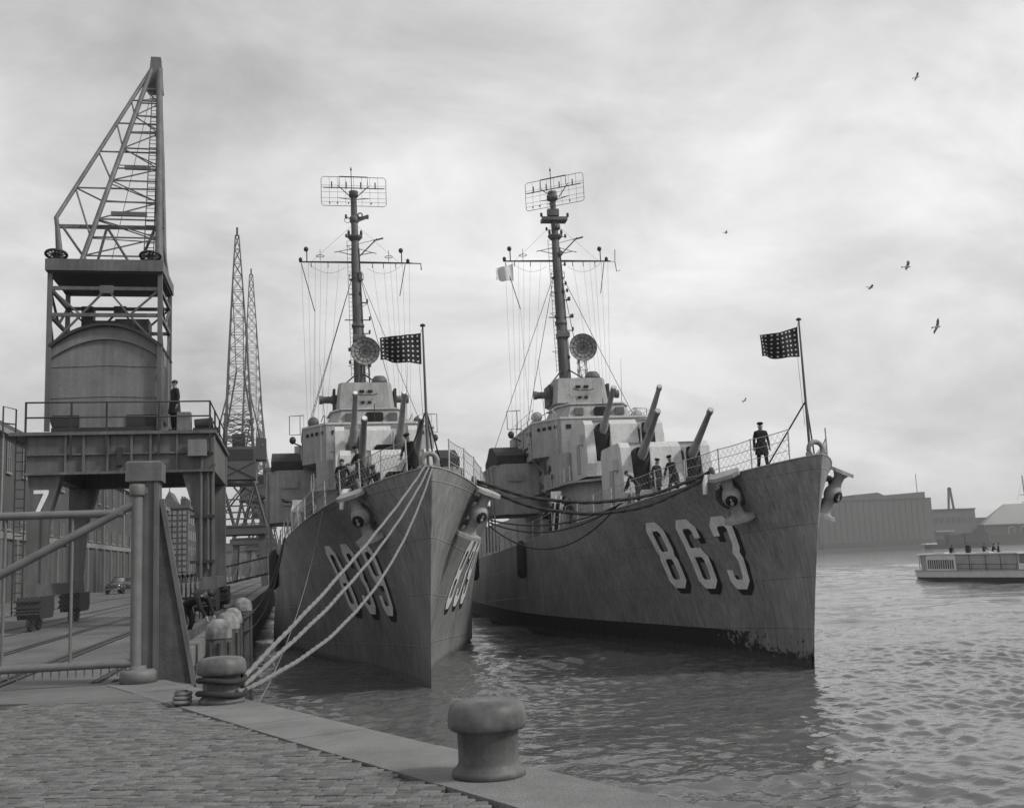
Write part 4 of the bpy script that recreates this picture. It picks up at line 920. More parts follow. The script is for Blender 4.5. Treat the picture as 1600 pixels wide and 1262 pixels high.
        # rope fender over the side
        S = 27; hp = hull_pt(S, 4.3, sd, .28); MB().tube([(hp[0],hp[1],5.2),(hp[0],hp[1],4.9),(hp[0],hp[1],3.2),(hp[0],hp[1],3.0)], [.1,.27,.27,.12], 12).build('rope_fender', 'rope_dark', ship)
    e = deck_edge(21, -1, .8); MB().lathe([(.16,0),(.18,.9),(.18,1.3),(.1,1.5),(.001,1.52)], (e[0],21,e[2]), 12).build('ventilator', 'mount_paint', ship)
    # faint boat boom / stem pad
    return ship

S839 = destroyer('839', (4.4, 35.2, 0), .0137, 'grey destroyer numbered 839 moored against the quay, bow toward the viewer', 'hull_839', 839)
S863 = destroyer('863', (17.35, 34.0, 0), .060, 'grey destroyer numbered 863 moored outboard, with black boot topping at its waterline', 'hull_863', 863)
bpy.context.view_layer.update()
def on(ship, x, y, z): return ship.matrix_world @ Vector((x, y, z))

# ================================================================ QUAYSIDE THINGS
# ---- mooring bollards
def bollard(x, y, label):
    b = thing('mooring_bollard', label, 'bollard', (x, y, QZ), random.uniform(0, 6), 'bollards at the quay edge')
    MB().lathe([(.275,0),(.285,.03),(.28,.055),(.245,.085),(.232,.11),(.232,.20),(.236,.34),(.25,.355)], n=40).build('column', 'bollard_iron', b)
    MB().lathe([(.25,.35),(.285,.355),(.302,.375),(.306,.41),(.302,.47),(.285,.525),(.25,.555),(.18,.57),(.08,.577),(.001,.578)], n=40).build('cap', 'bollard_iron', b)
    return b
b1 = bollard(1.46, 8.28, 'large mushroom capped iron bollard standing bare at the near quay edge')
b2 = bollard(-.88, 14.15, 'iron bollard with mooring lines made fast beside the gate post')
BX, BY = -.88, 14.15
# turns of rope round the second bollard and a short chain-like bundle on the ground beside it
def rope(name, pts, r, m, label, group=None, n=8, lay=0):
    if not lay: return tag(MB().tube(pts, r, n).build(name, m), label, 'rope', group)
    # three-strand lay: trefoil section turning along the line, slightly uneven
    P = [Vector(p) for p in pts]; out = []; acc = 0.
    for i in range(len(P)-1):
        L_ = (P[i+1]-P[i]).length; k = max(2, int(L_/.045))
        for q in range(k): out.append((P[i].lerp(P[i+1], q/k), acc+L_*q/k))
        acc += L_
    out.append((P[-1], acc)); n = 12; vs = []
    for i, (p, l) in enumerate(out):
        d = (out[min(i+1, len(out)-1)][0]-out[max(i-1, 0)][0]).normalized(); a = d.cross(Vector((0,0,1))).normalized(); b = d.cross(a)
        jit = r*.35*math.sin(l*2.1+r*900)*math.sin(l*.7)
        for j in range(n):
            t = 2*math.pi*j/n; rad = r*(1+.22*math.cos(3*t+l*2*math.pi/lay))
            vs.append(p+(a*math.cos(t)+b*math.sin(t))*rad+b*jit)
    fs = [(i*n+j, i*n+(j+1)%n, (i+1)*n+(j+1)%n, (i+1)*n+j) for i in range(len(out)-1) for j in range(n)] + [tuple(range(n-1,-1,-1)), tuple((len(out)-1)*n+j for j in range(n))]
    return tag(MB().add(vs, fs, True).build(name, m), label, 'rope', group)
for zt, rr_, lab in ((.29, .285, 'upper turn'), (.13, .29, 'lower turn')):
    rope('rope_turn', [(BX+rr_*math.cos(a), BY+rr_*math.sin(a), QZ+zt+.02*math.sin(a*2)) for a in [2*math.pi*i/24 for i in range(25)]], .035, 'rope_dark', lab+' of dark rope wound round the bollard beside the gate post')
# short iron bitt left of the bollard, lashed with rope
sb = thing('lashing_post', 'stubby post wrapped in pale rope left of the roped bollard', 'post', (-1.36, 14.12, QZ))
MB().lathe([(.09,0),(.09,.14),(.075,.19),(.001,.2)], n=14).build('stub', 'rust_steel', sb)
for k in range(3): MB().ring((.008*k,.01*k,.05+.05*k), .105-.008*k, .026, 'z', 18, 6).build('rope_turn', 'rope_pale', sb)

# ---- bow lines of the inner ship to the bollard
for i, (bx, bz, ang, zt, sg, lab) in enumerate(((-.12, 7.24, R(20), .30, .22, 'uppermost'), (0, 7.2, R(-10), .22, .5, 'middle'), (.1, 7.2, R(-40), .15, 1.15, 'lowest and slackest'))):
    p = on(S839, bx, -1.55, bz); q = (BX+.28*math.cos(ang), BY+.28*math.sin(ang), QZ+zt)
    rope('bow_line', sag(tuple(p), q, sg, 40), .031, 'rope_pale', lab+' of three pale bow lines from destroyer 839 to the bollard', 'bow lines of the inner ship', lay=.32)
p = on(S839, *deck_edge(7.2, -1, .1, .1)); rope('heaving_line', sag(tuple(p), (-1.0, 20.5, 1.1), 1.0, 30), .011, 'rope_pale', 'thin pale heaving line hanging from the side of destroyer 839')
p0 = on(S839, *deck_edge(19.5, -1, .0, .15))
for i in range(2): rope('breast_line', sag(tuple(p0+Vector((0,.3*i,0))), (-1.55, 31.5+1.3*i, 2.7-.35*i), .9+.35*i, 30), .04, 'rope_dark', ('left' if i else 'right')+' one of two dark breast lines from destroyer 839 to the fender piles', 'breast lines')
# hawsers between the ships
a0 = on(S839, *deck_edge(3.0, 1, .1, .25)); a1 = on(S863, *deck_edge(3.0, -1, .1, .25))
for dz, sg, lab in ((.06, .95, 'upper'), (-.06, 1.25, 'lower')):
    rope('hawser', sag(tuple(a0+Vector((0,0,dz))), tuple(a1+Vector((0,0,dz))), sg, 40), .06, 'rope_dark', lab+' of two heavy dark hawsers stretched between the two bows', 'hawsers between the bows', lay=.5)
a0 = on(S839, *deck_edge(12, 1, -.05, -.1)); a1 = on(S863, *deck_edge(9.8, -1, -.05, .15))
for k, (sg, dy, lab) in enumerate(((.55, 0, 'taut'), (.8, .25, 'slack'), (1.5, .5, 'deepest hanging'))):
    rope('spring_line', sag(tuple(a0+Vector((0,dy,-.1*k))), tuple(a1+Vector((0,dy,0))), sg, 40), .035, 'rope_dark', lab+' dark spring line looped along the side of destroyer 863', 'spring lines between the ships')

# ---- fender piles with whitewashed domed heads
for i, (x, y, zt, r, lab) in enumerate(((-1.66, 25.6, 3.0, .29, 'nearest whitewashed domed fender pile beneath the bending man'), (-1.62, 28.4, 3.05, .29, 'second whitewashed domed fender pile along the quay wall'), (-1.66, 31.4, 3.05, .27, 'third domed fender pile along the quay wall, partly hidden'), (-1.6, 36.5, 3.2, .3, 'farthest domed fender pile close to the side of destroyer 839'))):
    f = thing('fender_pile', lab, 'pile', (x, y, 0), 0, 'fender piles along the quay')
    MB().lathe([(r*1.1,-2),(r*1.08,1.2),(r*.98,zt-.42)], n=18).build('shaft', 'pile_wood', f)
    MB().lathe([(r*1.02,zt-.42),(r*1.04,zt-.40),(r,zt-.22),(r*.82,zt-.08),(r*.45,zt+.01),(.001,zt+.035)], n=18).build('cap', 'pile_white', f)
    for k in range(3):
        a = 4.1+k*.8; MB().tube([(1.1*r*math.cos(a),1.1*r*math.sin(a),-2),(1.0*r*math.cos(a),1.0*r*math.sin(a),zt-.5)], .06, 6).build('chafing_batten', 'pile_wood', f)
for i, y in enumerate((29.9, 34)):
    f = tag(MB().box(-2.16,-1.75,y,y+.35,-2,2.2).build('timber_fender', 'pile_wood'), ('near' if i == 0 else 'far')+' square timber fender upright on the quay wall behind the piles', 'fender', 'timber fenders')
kb = tag(MB().box(-2.7,-2.45,22.4,62,QZ+.004,QZ+.24).build('kerb_beam', 'rust_steel'), 'long dark timber kerb beam along the quay edge behind the fender piles', 'kerb')
tag(MB().cham(-3.1,-2.8,46,46.5,QZ,QZ+.7,.04).box(-3.15,-2.75,45.95,46.55,QZ,QZ+.06).build('quay_box', 'crane_dark'), 'small dark box standing at the quay edge below the gangway', 'box')

# ---- gate: hinge post, tube gate, wing plate
gp = thing('gate_post', 'tall steel gate post with overhanging cap and sloping wing plate at the quay edge', 'gate post', (-2.26, 17.75, QZ))
MB().box(-.17,.205,-.2,.25,0,3.12).build('post', 'post_steel', gp)
MB().cham(-.29,.255,-.27,.29,3.1,3.42,.03).build('cap', 'post_steel', gp)
MB().box(.14,.2,-.245,-.202,.05,3.1).build('edge_flange', 'post_steel', gp)
for z in (.25, .8, 1.4, 2.0, 2.6): MB().lathe([(.022,0),(.02,.012),(.001,.018)], (-.12,-.2,QZ*0+z), 8, axis='y').build('rivet', 'post_steel', gp)
w = MB(); pr = [(.21,0),(.76,-.1),(.71,.1),(.24,2.8),(.21,2.8)]
w.prof(pr, -.03, .03, 'y').build('wing_plate', 'rust_steel', gp)
MB().bar((.74,-.02,-.1),(.235,-.02,2.82),.07,.11,(0,1,0)).build('wing_edge', 'post_steel', gp)
g = thing('tube_gate', 'wide tubular steel gate with diagonal brace and wire mesh, closing the quay', 'gate', (-2.38, 17.42, QZ))
GD = Vector((-1, .03, 0)).normalized()
def gpt(d, z): return (GD.x*d, GD.y*d, z)
MB().tube([(0.02,0,.22),(0.02,0,3.0)], .085, 16).build('hinge_tube', 'gate_paint', g)
MB().lathe([(.27,0),(.27,.17),(.24,.205),(.12,.21),(.12,.26),(.001,.27)], (0.06,0,0), 28).build('hinge_foot', 'gate_paint', g)
MB().lathe([(.11,0),(.12,.02),(.12,.16),(.11,.18)], (.02,0,2.86), 16).box(-.02,.16,-.02,.1,2.9,3.0).build('hinge_collar', 'gate_paint', g)
MB().tube([gpt(-.02,.31), gpt(5.6,.31)], .062, 14).build('bottom_rail', 'gate_paint', g)
MB().tube([gpt(.18,2.60), gpt(5.6,2.62)], .062, 14).build('top_rail', 'gate_paint', g)
MB().tube([gpt(.02,2.74), gpt(4.6,.33)], .066, 14).build('diagonal_brace', 'gate_paint', g)
for d in (.93, 1.9, 2.9, 3.9): MB().tube([gpt(d,.36), gpt(d,2.56)], .024, 8).build('upright', 'gate_paint', g)
ms = MB(); step = .07; x = -2.4
while x < 5.5:
    for sg in (1, -1):
        a = (x, .36) if sg > 0 else (x, 2.56); b = (x+2.2, 2.56) if sg > 0 else (x+2.2, .36)
        t0 = max(0, (.08-a[0])/2.2); t1 = min(1, (5.5-a[0])/2.2)
        if t1 > t0: ms.tube([gpt(a[0]+2.2*t0, a[1]+(b[1]-a[1])*t0), gpt(a[0]+2.2*t1, a[1]+(b[1]-a[1])*t1)], .0016, 3, False)
    x += step
stuff(ms.build('wire_mesh', 'gate_paint', g))
for i in range(46): MB().tube([gpt(.12+i*.12,.25), gpt(.12+i*.12,.13)], .009, 4).build('bottom_spike', 'gate_paint', g)

# ---- portal crane number 7
def crane7():
    c = thing('portal_crane', 'riveted portal crane with barrel roofed machine house and a white 7 on its leg', 'crane', (-5.5, 37.0, QZ))
    P = lambda x, y, z: (x+5.5, y-37.0, z-QZ)                     # world to local
    def B(name, x0, x1, y0, y1, z0, z1, m='crane_paint', par=c): return MB().box(x0+5.5, x1+5.5, y0-37, y1-37, z0-QZ, z1-QZ).build(name, m, par)
    def T(name, pts, r, m='crane_paint', par=c, n=8): return MB().tube([P(*p) for p in pts], r, n).build(name, m, par)
    def Q(name, p, q, w_, h=None, m='crane_paint', par=c): return MB().bar(P(*p), P(*q), w_, h).build(name, m, par)
    # portal girders
    gf = B('front_girder', -8.42, -2.52, 36.8, 37.3, 7.5, 8.72); B('rear_girder', -8.42, -2.52, 43.6, 44.1, 7.5, 8.72)
    for x in (-8.4, -3.05): B('side_girder', x, x+.5, 37.3, 43.6, 7.52, 8.7)
    B('platform', -8.95, -2.45, 36.6, 44.3, 8.73, 8.84)
    for i, x in enumerate((-7.25, -6.7, -5.95, -5.2, -4.6, -3.75)): B('stiffener', x, x+.07, 36.68, 36.8, 7.5, 8.72, par=gf)
    B('flange', -8.42, -2.52, 36.7, 36.8, 8.08, 8.13, par=gf); B('flange', -8.45, -2.5, 36.62, 36.8, 7.44, 7.52, par=gf)
    B('lamp_box', -3.35, -2.75, 36.4, 36.68, 7.95, 8.5, 'crane_house', gf); B('hook_plate', -5.62, -5.45, 36.6, 36.79, 7.7, 8.3, 'crane_dark', gf)
    # legs: wide under the girder, narrow at the sill; haunch on the inner side
    for y0, nm in ((36.85, 'f'), (43.4, 'r')):
        for sd, xo in ((-1, -8.38), (1, -2.56)):
            prf = [(xo,7.5),(xo,3.95),(xo-sd*.46,3.95),(xo-sd*.62,6.1),(xo-sd*.92,7.1),(xo-sd*1.02,7.5)]
            pts = [(x+5.5, z-QZ) for x, z in prf]
            if sd > 0: pts = pts[::-1]
            leg = MB().prof(pts, y0-37, y0-37+.62, 'y').build('leg', 'crane_paint', c)
            if y0 < 37: MB().box(xo+5.5-(.05 if sd>0 else 0), xo+5.5+(.05 if sd<0 else 0), -.22, -.152, 3.95-QZ, 7.5-QZ).box(*( (xo-sd*.5+5.5-.04, xo-sd*.5+5.5+.04)), -.2,-.152,3.95-QZ,6.1-QZ).build('angle_iron', 'crane_paint', leg)
    # painted 7
    d = MB(); X0, Z0 = -8.20+5.5, 6.25-QZ; yy = 36.838-37
    d.add([(X0,yy,Z0+.72),(X0,yy,Z0+.60),(X0+.46,yy,Z0+.60),(X0+.46,yy,Z0+.72)], [(0,1,2,3)])
    d.add([(X0+.30,yy,Z0+.60),(X0+.06,yy,Z0),(X0+.2,yy,Z0),(X0+.46,yy,Z0+.60)], [(0,1,2,3)])
    d.build('painted_seven', 'number_white', c)
    # sills and wheel bogies
    for x in (-8.38, -3.02):
        B('sill_beam', x, x+.46, 36.7, 44.3, 3.55, 3.95)
        for y in (37.3, 43.7):
            bo = MB().prof([(y-37-1.0,3.55-QZ),(y-37-1.1,3.1-QZ),(y-37-.85,2.85-QZ),(y-37+.85,2.85-QZ),(y-37+1.1,3.1-QZ),(y-37+1.0,3.55-QZ)], x+5.5-.12, x+5.5+.58).build('bogie', 'crane_dark', c)
            for k in (-.55, .55): MB().lathe([(.001,-.07),(.25,-.07),(.27,-.05),(.27,.05),(.25,.07),(.001,.07)], (x+5.5+.2, y-37+k, 2.73-QZ), 20, axis='x').build('wheel', 'rail_steel', bo)
            for z in (3.0, 3.2, 3.4): MB().box(x+5.5-.16, x+5.5+.62, y-37-1.13, y-37-1.0, z-QZ, z-QZ+.06).build('rib', 'crane_dark', bo)
    # ladder on the left leg, pipes on the right leg
    ld = MB()
    for x in (-8.75, -8.45): ld.tube([P(x,36.75,3), P(x,36.75,8.8)], .025, 5)
    for i in range(19): ld.tube([P(-8.75,36.75,3.1+.3*i), P(-8.45,36.75,3.1+.3*i)], .015, 4)
    ld.build('ladder', 'crane_dark', c)
    T('cable_pipe', [(-2.95,36.72,3.9),(-2.95,36.72,7.5),(-2.9,36.6,8.0)], .06); T('cable_pipe', [(-2.72,36.74,4.2),(-2.72,36.74,7.4),(-2.5,36.7,7.7)], .05)
    for z in (4.4, 5.9): B('pipe_clamp', -3.3, -2.5, 36.68, 36.84, z, z+.1, 'crane_dark')
    # handrail round the platform
    hr = [(-8.45,36.64),(-2.65,36.64)]
    for z in (9.32, 9.82): T('handrail', [(-8.45,36.64,z),(-2.65,36.64,z),(-2.65,44.2,z)], .03, 'crane_dark', n=6)
    for x in (-8.45, -7.05, -5.95, -4.3, -2.65): Q('rail_post', (x,36.64,8.0 if x > -8 else 8.84), (x,36.64,9.84), .06, .06, 'crane_dark')
    for y in (39, 41.5, 44.2): Q('rail_post', (-2.65,y,8.84), (-2.65,y,9.84), .06, .06, 'crane_dark')
    T('ladder_hoop', [(-9.2,36.9,8.7),(-9.2,36.9,9.75),(-8.9,37.3,9.7),(-8.9,37.3,8.7)], .03, 'crane_dark', n=6); T('ladder_hoop', [(-9.2,36.9,9.2),(-8.9,37.3,9.2)], .025, 'crane_dark', n=6)
    B('control_box', -3.75, -3.3, 36.9, 37.4, 8.84, 9.5, 'crane_house'); 
    MB().tube([P(-3.2,37.3,9.1),P(-2.6,37.3,9.15)], .2, 10).box(-3.25+5.5,-2.4+5.5,37.1-37,37.5-37,8.85-QZ,8.98-QZ).build('winch_motor', 'crane_dark', c)
    # turntable and machine house with barrel roof
    MB().lathe([(1.9,8.84-QZ),(1.9,9.02-QZ)], P(-6.1,40,QZ), 28).build('turntable', 'crane_dark', c)
    hx0, hx1, hy0, hy1 = -7.9, -4.32, 37.45, 40.1
    cx = (hx0+hx1)/2; w2 = (hx1-hx0)/2
    arc = [(cx-w2+2*w2*i/16, 11.75+.78*(1-((i-8)/8)**2)) for i in range(17)]
    body = [(hx0+.12,9.02),(hx1-.12,9.02),(hx1,9.35)] + arc[::-1] + [(hx0,9.35)]
    mh = MB().prof([(x+5.5,z-QZ) for x, z in body], hy0-37, hy1-37, 'y').build('machine_house', 'crane_house', c)
    roof = [(x-.0, z+.02) for x, z in arc]; ro = [(cx+(x-cx)*1.03, z+.12) for x, z in arc]
    MB().prof([(x+5.5,z-QZ) for x, z in roof+ro[::-1]], hy0-37-.28, hy1-37+.28, 'y').build('barrel_roof', 'crane_dark', mh)
    # barge board over the front arch and riveted seams
    bb = [(cx+(x-cx)*1.0, z-.32-.10*(1-((x-cx)/w2)**2)) for x, z in arc]
    MB().prof([(x+5.5,z-QZ) for x, z in bb+roof[::-1]], hy0-37-.1, hy0-37-.003, 'y').build('barge_board', 'crane_house', mh)
    for z in (11.18, 10.12):
        MB().tube([(cx-w2+.02+5.5,hy0-37-.008,z-QZ-.03),(cx+5.5,hy0-37-.008,z-QZ+.03),(cx+w2-.02+5.5,hy0-37-.008,z-QZ-.03)], .016, 6).build('seam', 'crane_house', mh)
    rv = MB()
    for z in (11.12, 10.06):
        for i in range(52): rv.ball((cx-w2+.1+5.5+i*.067, hy0-37-.003, z-QZ), .009, .009, .009, 5, 4)
    for z in range(26):
        for x in (hx0+.1, hx1-.1, cx): rv.ball((x+5.5, hy0-37-.003, 9.45-QZ+z*.085), .008, .008, .008, 5, 4)
    stuff(rv.build('rivets', 'crane_house', mh))
    for x0, x1 in ((hx0+.1, hx0+.95), (hx1-1.12, hx1-.12)):
        MB().box(x0+5.5, x1+5.5, hy0-37-.05, hy0-37-.003, 9.12-QZ, 9.5-QZ).build('dark_notch', 'crane_dark', mh)  # thin dark boxes: shade inside the foot openings put into the colour
    MB().box(hx0+5.6, hx1+5.4, hy0-37-.2, hy0-37+.3, 8.9-QZ, 9.06-QZ).build('bed_frame', 'crane_dark', c)
    for y in (37.6, 38.95, 39.9): B('side_pilaster', hx1+.002, hx1+.07, y, y+.12, 9.3, 11.7, 'crane_house', mh)
    MB().box(hx1+5.5+.002, hx1+5.5+.04, 38.15-37, 38.9-37, 9.3-QZ, 11.3-QZ).build('side_door', 'crane_dark', mh)
    MB().prism([(-7.0+5.5,38.2-37),(-5.4+5.5,38.2-37),(-5.4+5.5,38.9-37),(-7.0+5.5,38.9-37)], 12.5-QZ, 12.95-QZ).build('roof_vent', 'crane_dark', mh)
    B('roof_box', -6.1, -4.95, 39.0, 39.9, 12.3, 13.2, 'crane_dark', mh)
    # lattice tower
    TX, TY, ZB, ZT = (-7.93, -4.36), (37.25, 40.2), 8.95, 14.45
    for x in TX:
        for y in TY: Q('tower_post', (x,y,ZB), (x,y,ZT), .15, .15)
    for y in TY:
        for z in (12.92, 13.85): Q('cross_beam', (TX[0],y,z), (TX[1],y,z), .1, .12)
        xm = cx
        for a, b in (((TX[0],13.85),(TX[0]+1.0,12.92)),((TX[0]+1.0,12.92),(xm,13.85)),((xm,13.85),(TX[1]-1.0,12.92)),((TX[1]-1.0,12.92),(TX[1],13.85)),((TX[0]+1.0,12.92),(TX[0]+.1,11.9)),((TX[1]-1.0,12.92),(TX[1]-.1,11.9))):
            Q('diagonal', (a[0],y,a[1]), (b[0],y,b[1]), .08, .06)
        B('gusset', xm-.22, xm+.22, y-.06, y-.02, 13.68, 13.95)
    for x in TX:
        for z in (10.9, 12.92, 13.85): Q('cross_beam', (x,TY[0],z), (x,TY[1],z), .1, .12)
        for a, b in (((37.25,13.85),(38.7,12.92)),((38.7,12.92),(40.2,13.85)),((37.25,12.92),(38.7,10.9)),((38.7,10.9),(40.2,12.92))): Q('diagonal', (x,a[0],a[1]), (x,b[0],b[1]), .08, .06)
    B('sheave_bracket', -7.35, -6.95, 39.6, 40.1, 12.95, 13.8, 'crane_dark')
    # head platform
    B('head_beam', -8.06, -4.24, 37.02, 37.4, 14.42, 14.82); B('head_beam', -8.06, -4.24, 40.05, 40.4, 14.42, 14.82)
    for x in (-8.06, -4.62, -6.3): B('head_beam', x, x+.38, 37.4, 40.05, 14.44, 14.8)
    B('head_floor', -8.0, -4.3, 37.1, 40.35, 14.36, 14.42, 'crane_dark')
    for x in (-7.85, -4.75):
        cc_ = Vector(P(x,37.7,15.16)); TM = Matrix.Translation(cc_) @ Matrix.Rotation(R(-13),4,'X')
        sh = MB().ring((0,0,0), .34, .05, 'z', 24, 8).lathe([(.1,-.1),(.1,.1)], (0,0,0), 10); sh = sh.build('sheave', 'crane_dark', c); sh.data.transform(TM)
        for k in range(6): a_ = k*math.pi/6; MB().tube([(.33*math.cos(a_),.33*math.sin(a_),0),(-.33*math.cos(a_),-.33*math.sin(a_),0)], .024, 5).build('spoke', 'crane_dark', sh).data.transform(TM)
        B('sheave_stand', x-.1, x+.1, 37.6, 37.8, 14.82, 15.1, 'crane_dark')
    # jib: two lower chords, an upper tie pair, lacing, ladder
    Lf, Rf, top = (-7.25,38.4,14.82), (-4.55,38.4,14.82), (-5.38,44,25.4)
    tl, tr = (-5.54,44,25.2), (-5.24,44,25.2)
    TLn, TRn = (-8.36,40,17.24), (-4.72,40,17.26)
    T('jib_chord', [Lf, tl], .095, n=8); T('jib_chord', [Rf, tr], .13, n=8)
    T('jib_chord', [(-4.5,40,14.85), (-4.88,42.2,20.6), tr], .07, n=8)
    T('jib_tie', [TLn, tl], .08, n=8); T('jib_tie', [TRn, tr], .07, n=8)
    T('gantry_post', [TLn, (-7.85,38.9,14.82)], .085); T('gantry_post', [TLn, (-8.3,40.3,14.82)], .055)
    T('gantry_post', [TRn, (-4.5,38.9,14.82)], .085); T('gantry_post', [TRn, (-4.4,40.3,14.82)], .055)
    Hl, Hr = lerp(TLn,(-7.85,38.9,14.82),.16), lerp(TRn,(-4.5,38.9,14.82),.16)
    Q('gantry_beam', Hl, Hr, .1, .14); Hm = lerp(Hl, Hr, .48)
    for a, b in ((lerp(Hl,Hr,.05),(-6.8,38.9,14.87)),((-6.8,38.9,14.87),Hm),(Hm,(-5.4,38.9,14.87)),((-5.4,38.9,14.87),lerp(Hl,Hr,.95))): Q('gantry_brace', a, b, .08, .06)
    Q('gantry_beam', (-7.85,38.9,15.05), (-4.5,38.9,15.05), .09, .12)
    Lp = lambda k: lerp(Lf, tl, k); Rp = lambda k: lerp(Rf, tr, k); Up = lambda k: lerp(TLn, tl, k); U2 = lambda k: lerp(TRn, tr, k)
    ks = [.06, .14, .22, .30, .40, .46, .56, .64, .73, .80, .88]
    for i, k in enumerate(ks):
        Q('jib_lacing', Lp(k), Rp(k), .05, .05)
        if i % 2 == 0 and i+1 < len(ks): Q('jib_lacing', Lp(k), Rp(ks[i+1]), .045, .045); Q('jib_lacing', Rp(ks[i+1]), Lp(ks[min(i+2, len(ks)-1)]), .045, .045)
    for ku, kl in ((.22,.14),(.45,.40),(.64,.56),(.80,.73)):
        a = Up(ku-.04); Q('jib_lacing', a, Lp(kl), .05, .05); Q('jib_lacing', a, U2(ku-.04), .05, .05); Q('jib_lacing', U2(ku-.04), Rp(kl+.05), .05, .05)
    Q('jib_lacing', Up(.18), Lp(.30), .06, .06)
    R2 = lambda k: lerp((-4.5,40,14.85), tr, k)
    for i in range(10):
        k = .05+i*.085; Q('jib_lacing', R2(k), Rp(k+.04), .04, .04); Q('jib_lacing', Rp(k+.04), R2(k+.085), .04, .04)
        if i % 2: Q('jib_lacing', Lp(k), R2(k+.03), .035, .035); Q('jib_lacing', R2(k+.03), Lp(k+.08), .035, .035)
    for k in (.245, .465): Q('jib_walkway', lerp(Lp(k),Rp(k),.2), lerp(Lp(k),Rp(k),.8), .12, .16)
    jl = MB()
    A0, A1 = Vector(P(*lerp(Lp(.02),Rp(.02),.80))), Vector(P(*lerp(Lp(.86),Rp(.86),.55)))
    B0, B1 = Vector(P(*lerp(Lp(.02),Rp(.02),.93))), Vector(P(*lerp(Lp(.86),Rp(.86),.9)))
    jl.tube([A0,A1], .02, 5); jl.tube([B0,B1], .02, 5)
    for i in range(44): k = i/43; jl.tube([A0.lerp(A1,k), B0.lerp(B1,k)], .014, 4)
    jl.build('jib_ladder', 'crane_dark', c)
    MB().prism([(-.32,-.2),(.3,-.2),(.3,.25),(-.32,.25)], -1.3, .25, top=[(-.2,-.12),(.2,-.12),(.2,.2),(-.2,.2)]).build('jib_head', 'crane_paint', c, P(*top))
    MB().lathe([(.001,-.05),(.3,-.05),(.34,-.03),(.28,0),(.34,.03),(.3,.05),(.001,.05)], P(-5.38,44.3,25.5), 20, axis='x').build('head_sheave', 'crane_dark', c)
    T('luffing_wire', [(-6.1,38.0,15.0),(-5.42,43.9,24.7)], .012, 'rig_dark', n=4)
    T('hoist_wire', [(-5.62,46.6,26.5),(-5.0,46.6,9.6)], .012, 'rig_dark', n=4) if False else None
crane7()

# ---- hoop rack between the crane leg and the post
rk = thing('iron_barrier', 'low iron barrier with curved hoops beside the right crane leg', 'barrier', (-4.0, 40.5, QZ))
for z in (.75, 1.55): MB().tube([(-.3,0,z),(.35,0,z),(.95,.1,z+.1)], .045, 6).build('barrier_rail', 'rig_dark', rk)
for i in range(7): MB().tube([(-.25+i*.16,0,0),(-.25+i*.16,0,1.2),(-.19+i*.16,-.05,1.62),(-.08+i*.16,-.1,1.5),(-.05+i*.16,-.12,.9)], .03, 5).build('hoop', 'rig_dark', rk)

# ---- gangway to the inner ship
gw = thing('gangway', 'light lattice sided gangway leading up from the quay to destroyer 839', 'gangway', (-5.3, 75, QZ))
MB().prof([(-.3,.55),(3.7,1.35),(3.7,1.5),(-.3,.7)], -.4, .4, 'y').build('walkway', 'rig_dark', gw)
for y in (-.4, .4):
    MB().bar((-.3,y,1.75),(3.7,y,2.55),.07,.09).build('hand_rail', 'crane_dark', gw)
    for i in range(5):
        x0 = -.2+i*.76; z0 = .7+x0*.2; MB().bar((x0,y,z0),(x0+.45,y,z0+1.15),.05).build('lattice_bar', 'rail_paint', gw); MB().bar((x0+.45,y,z0+1.15),(x0+.6,y,z0+.16),.05).build('lattice_bar', 'rail_paint', gw)
for x in (-.1,): MB().bar((x,-.35,0),(x,-.35,.65),.08).bar((x,.35,0),(x,.35,.65),.08).bar((x,-.4,.1),(x,.4,.1),.08).build('trestle', 'crane_dark', gw)

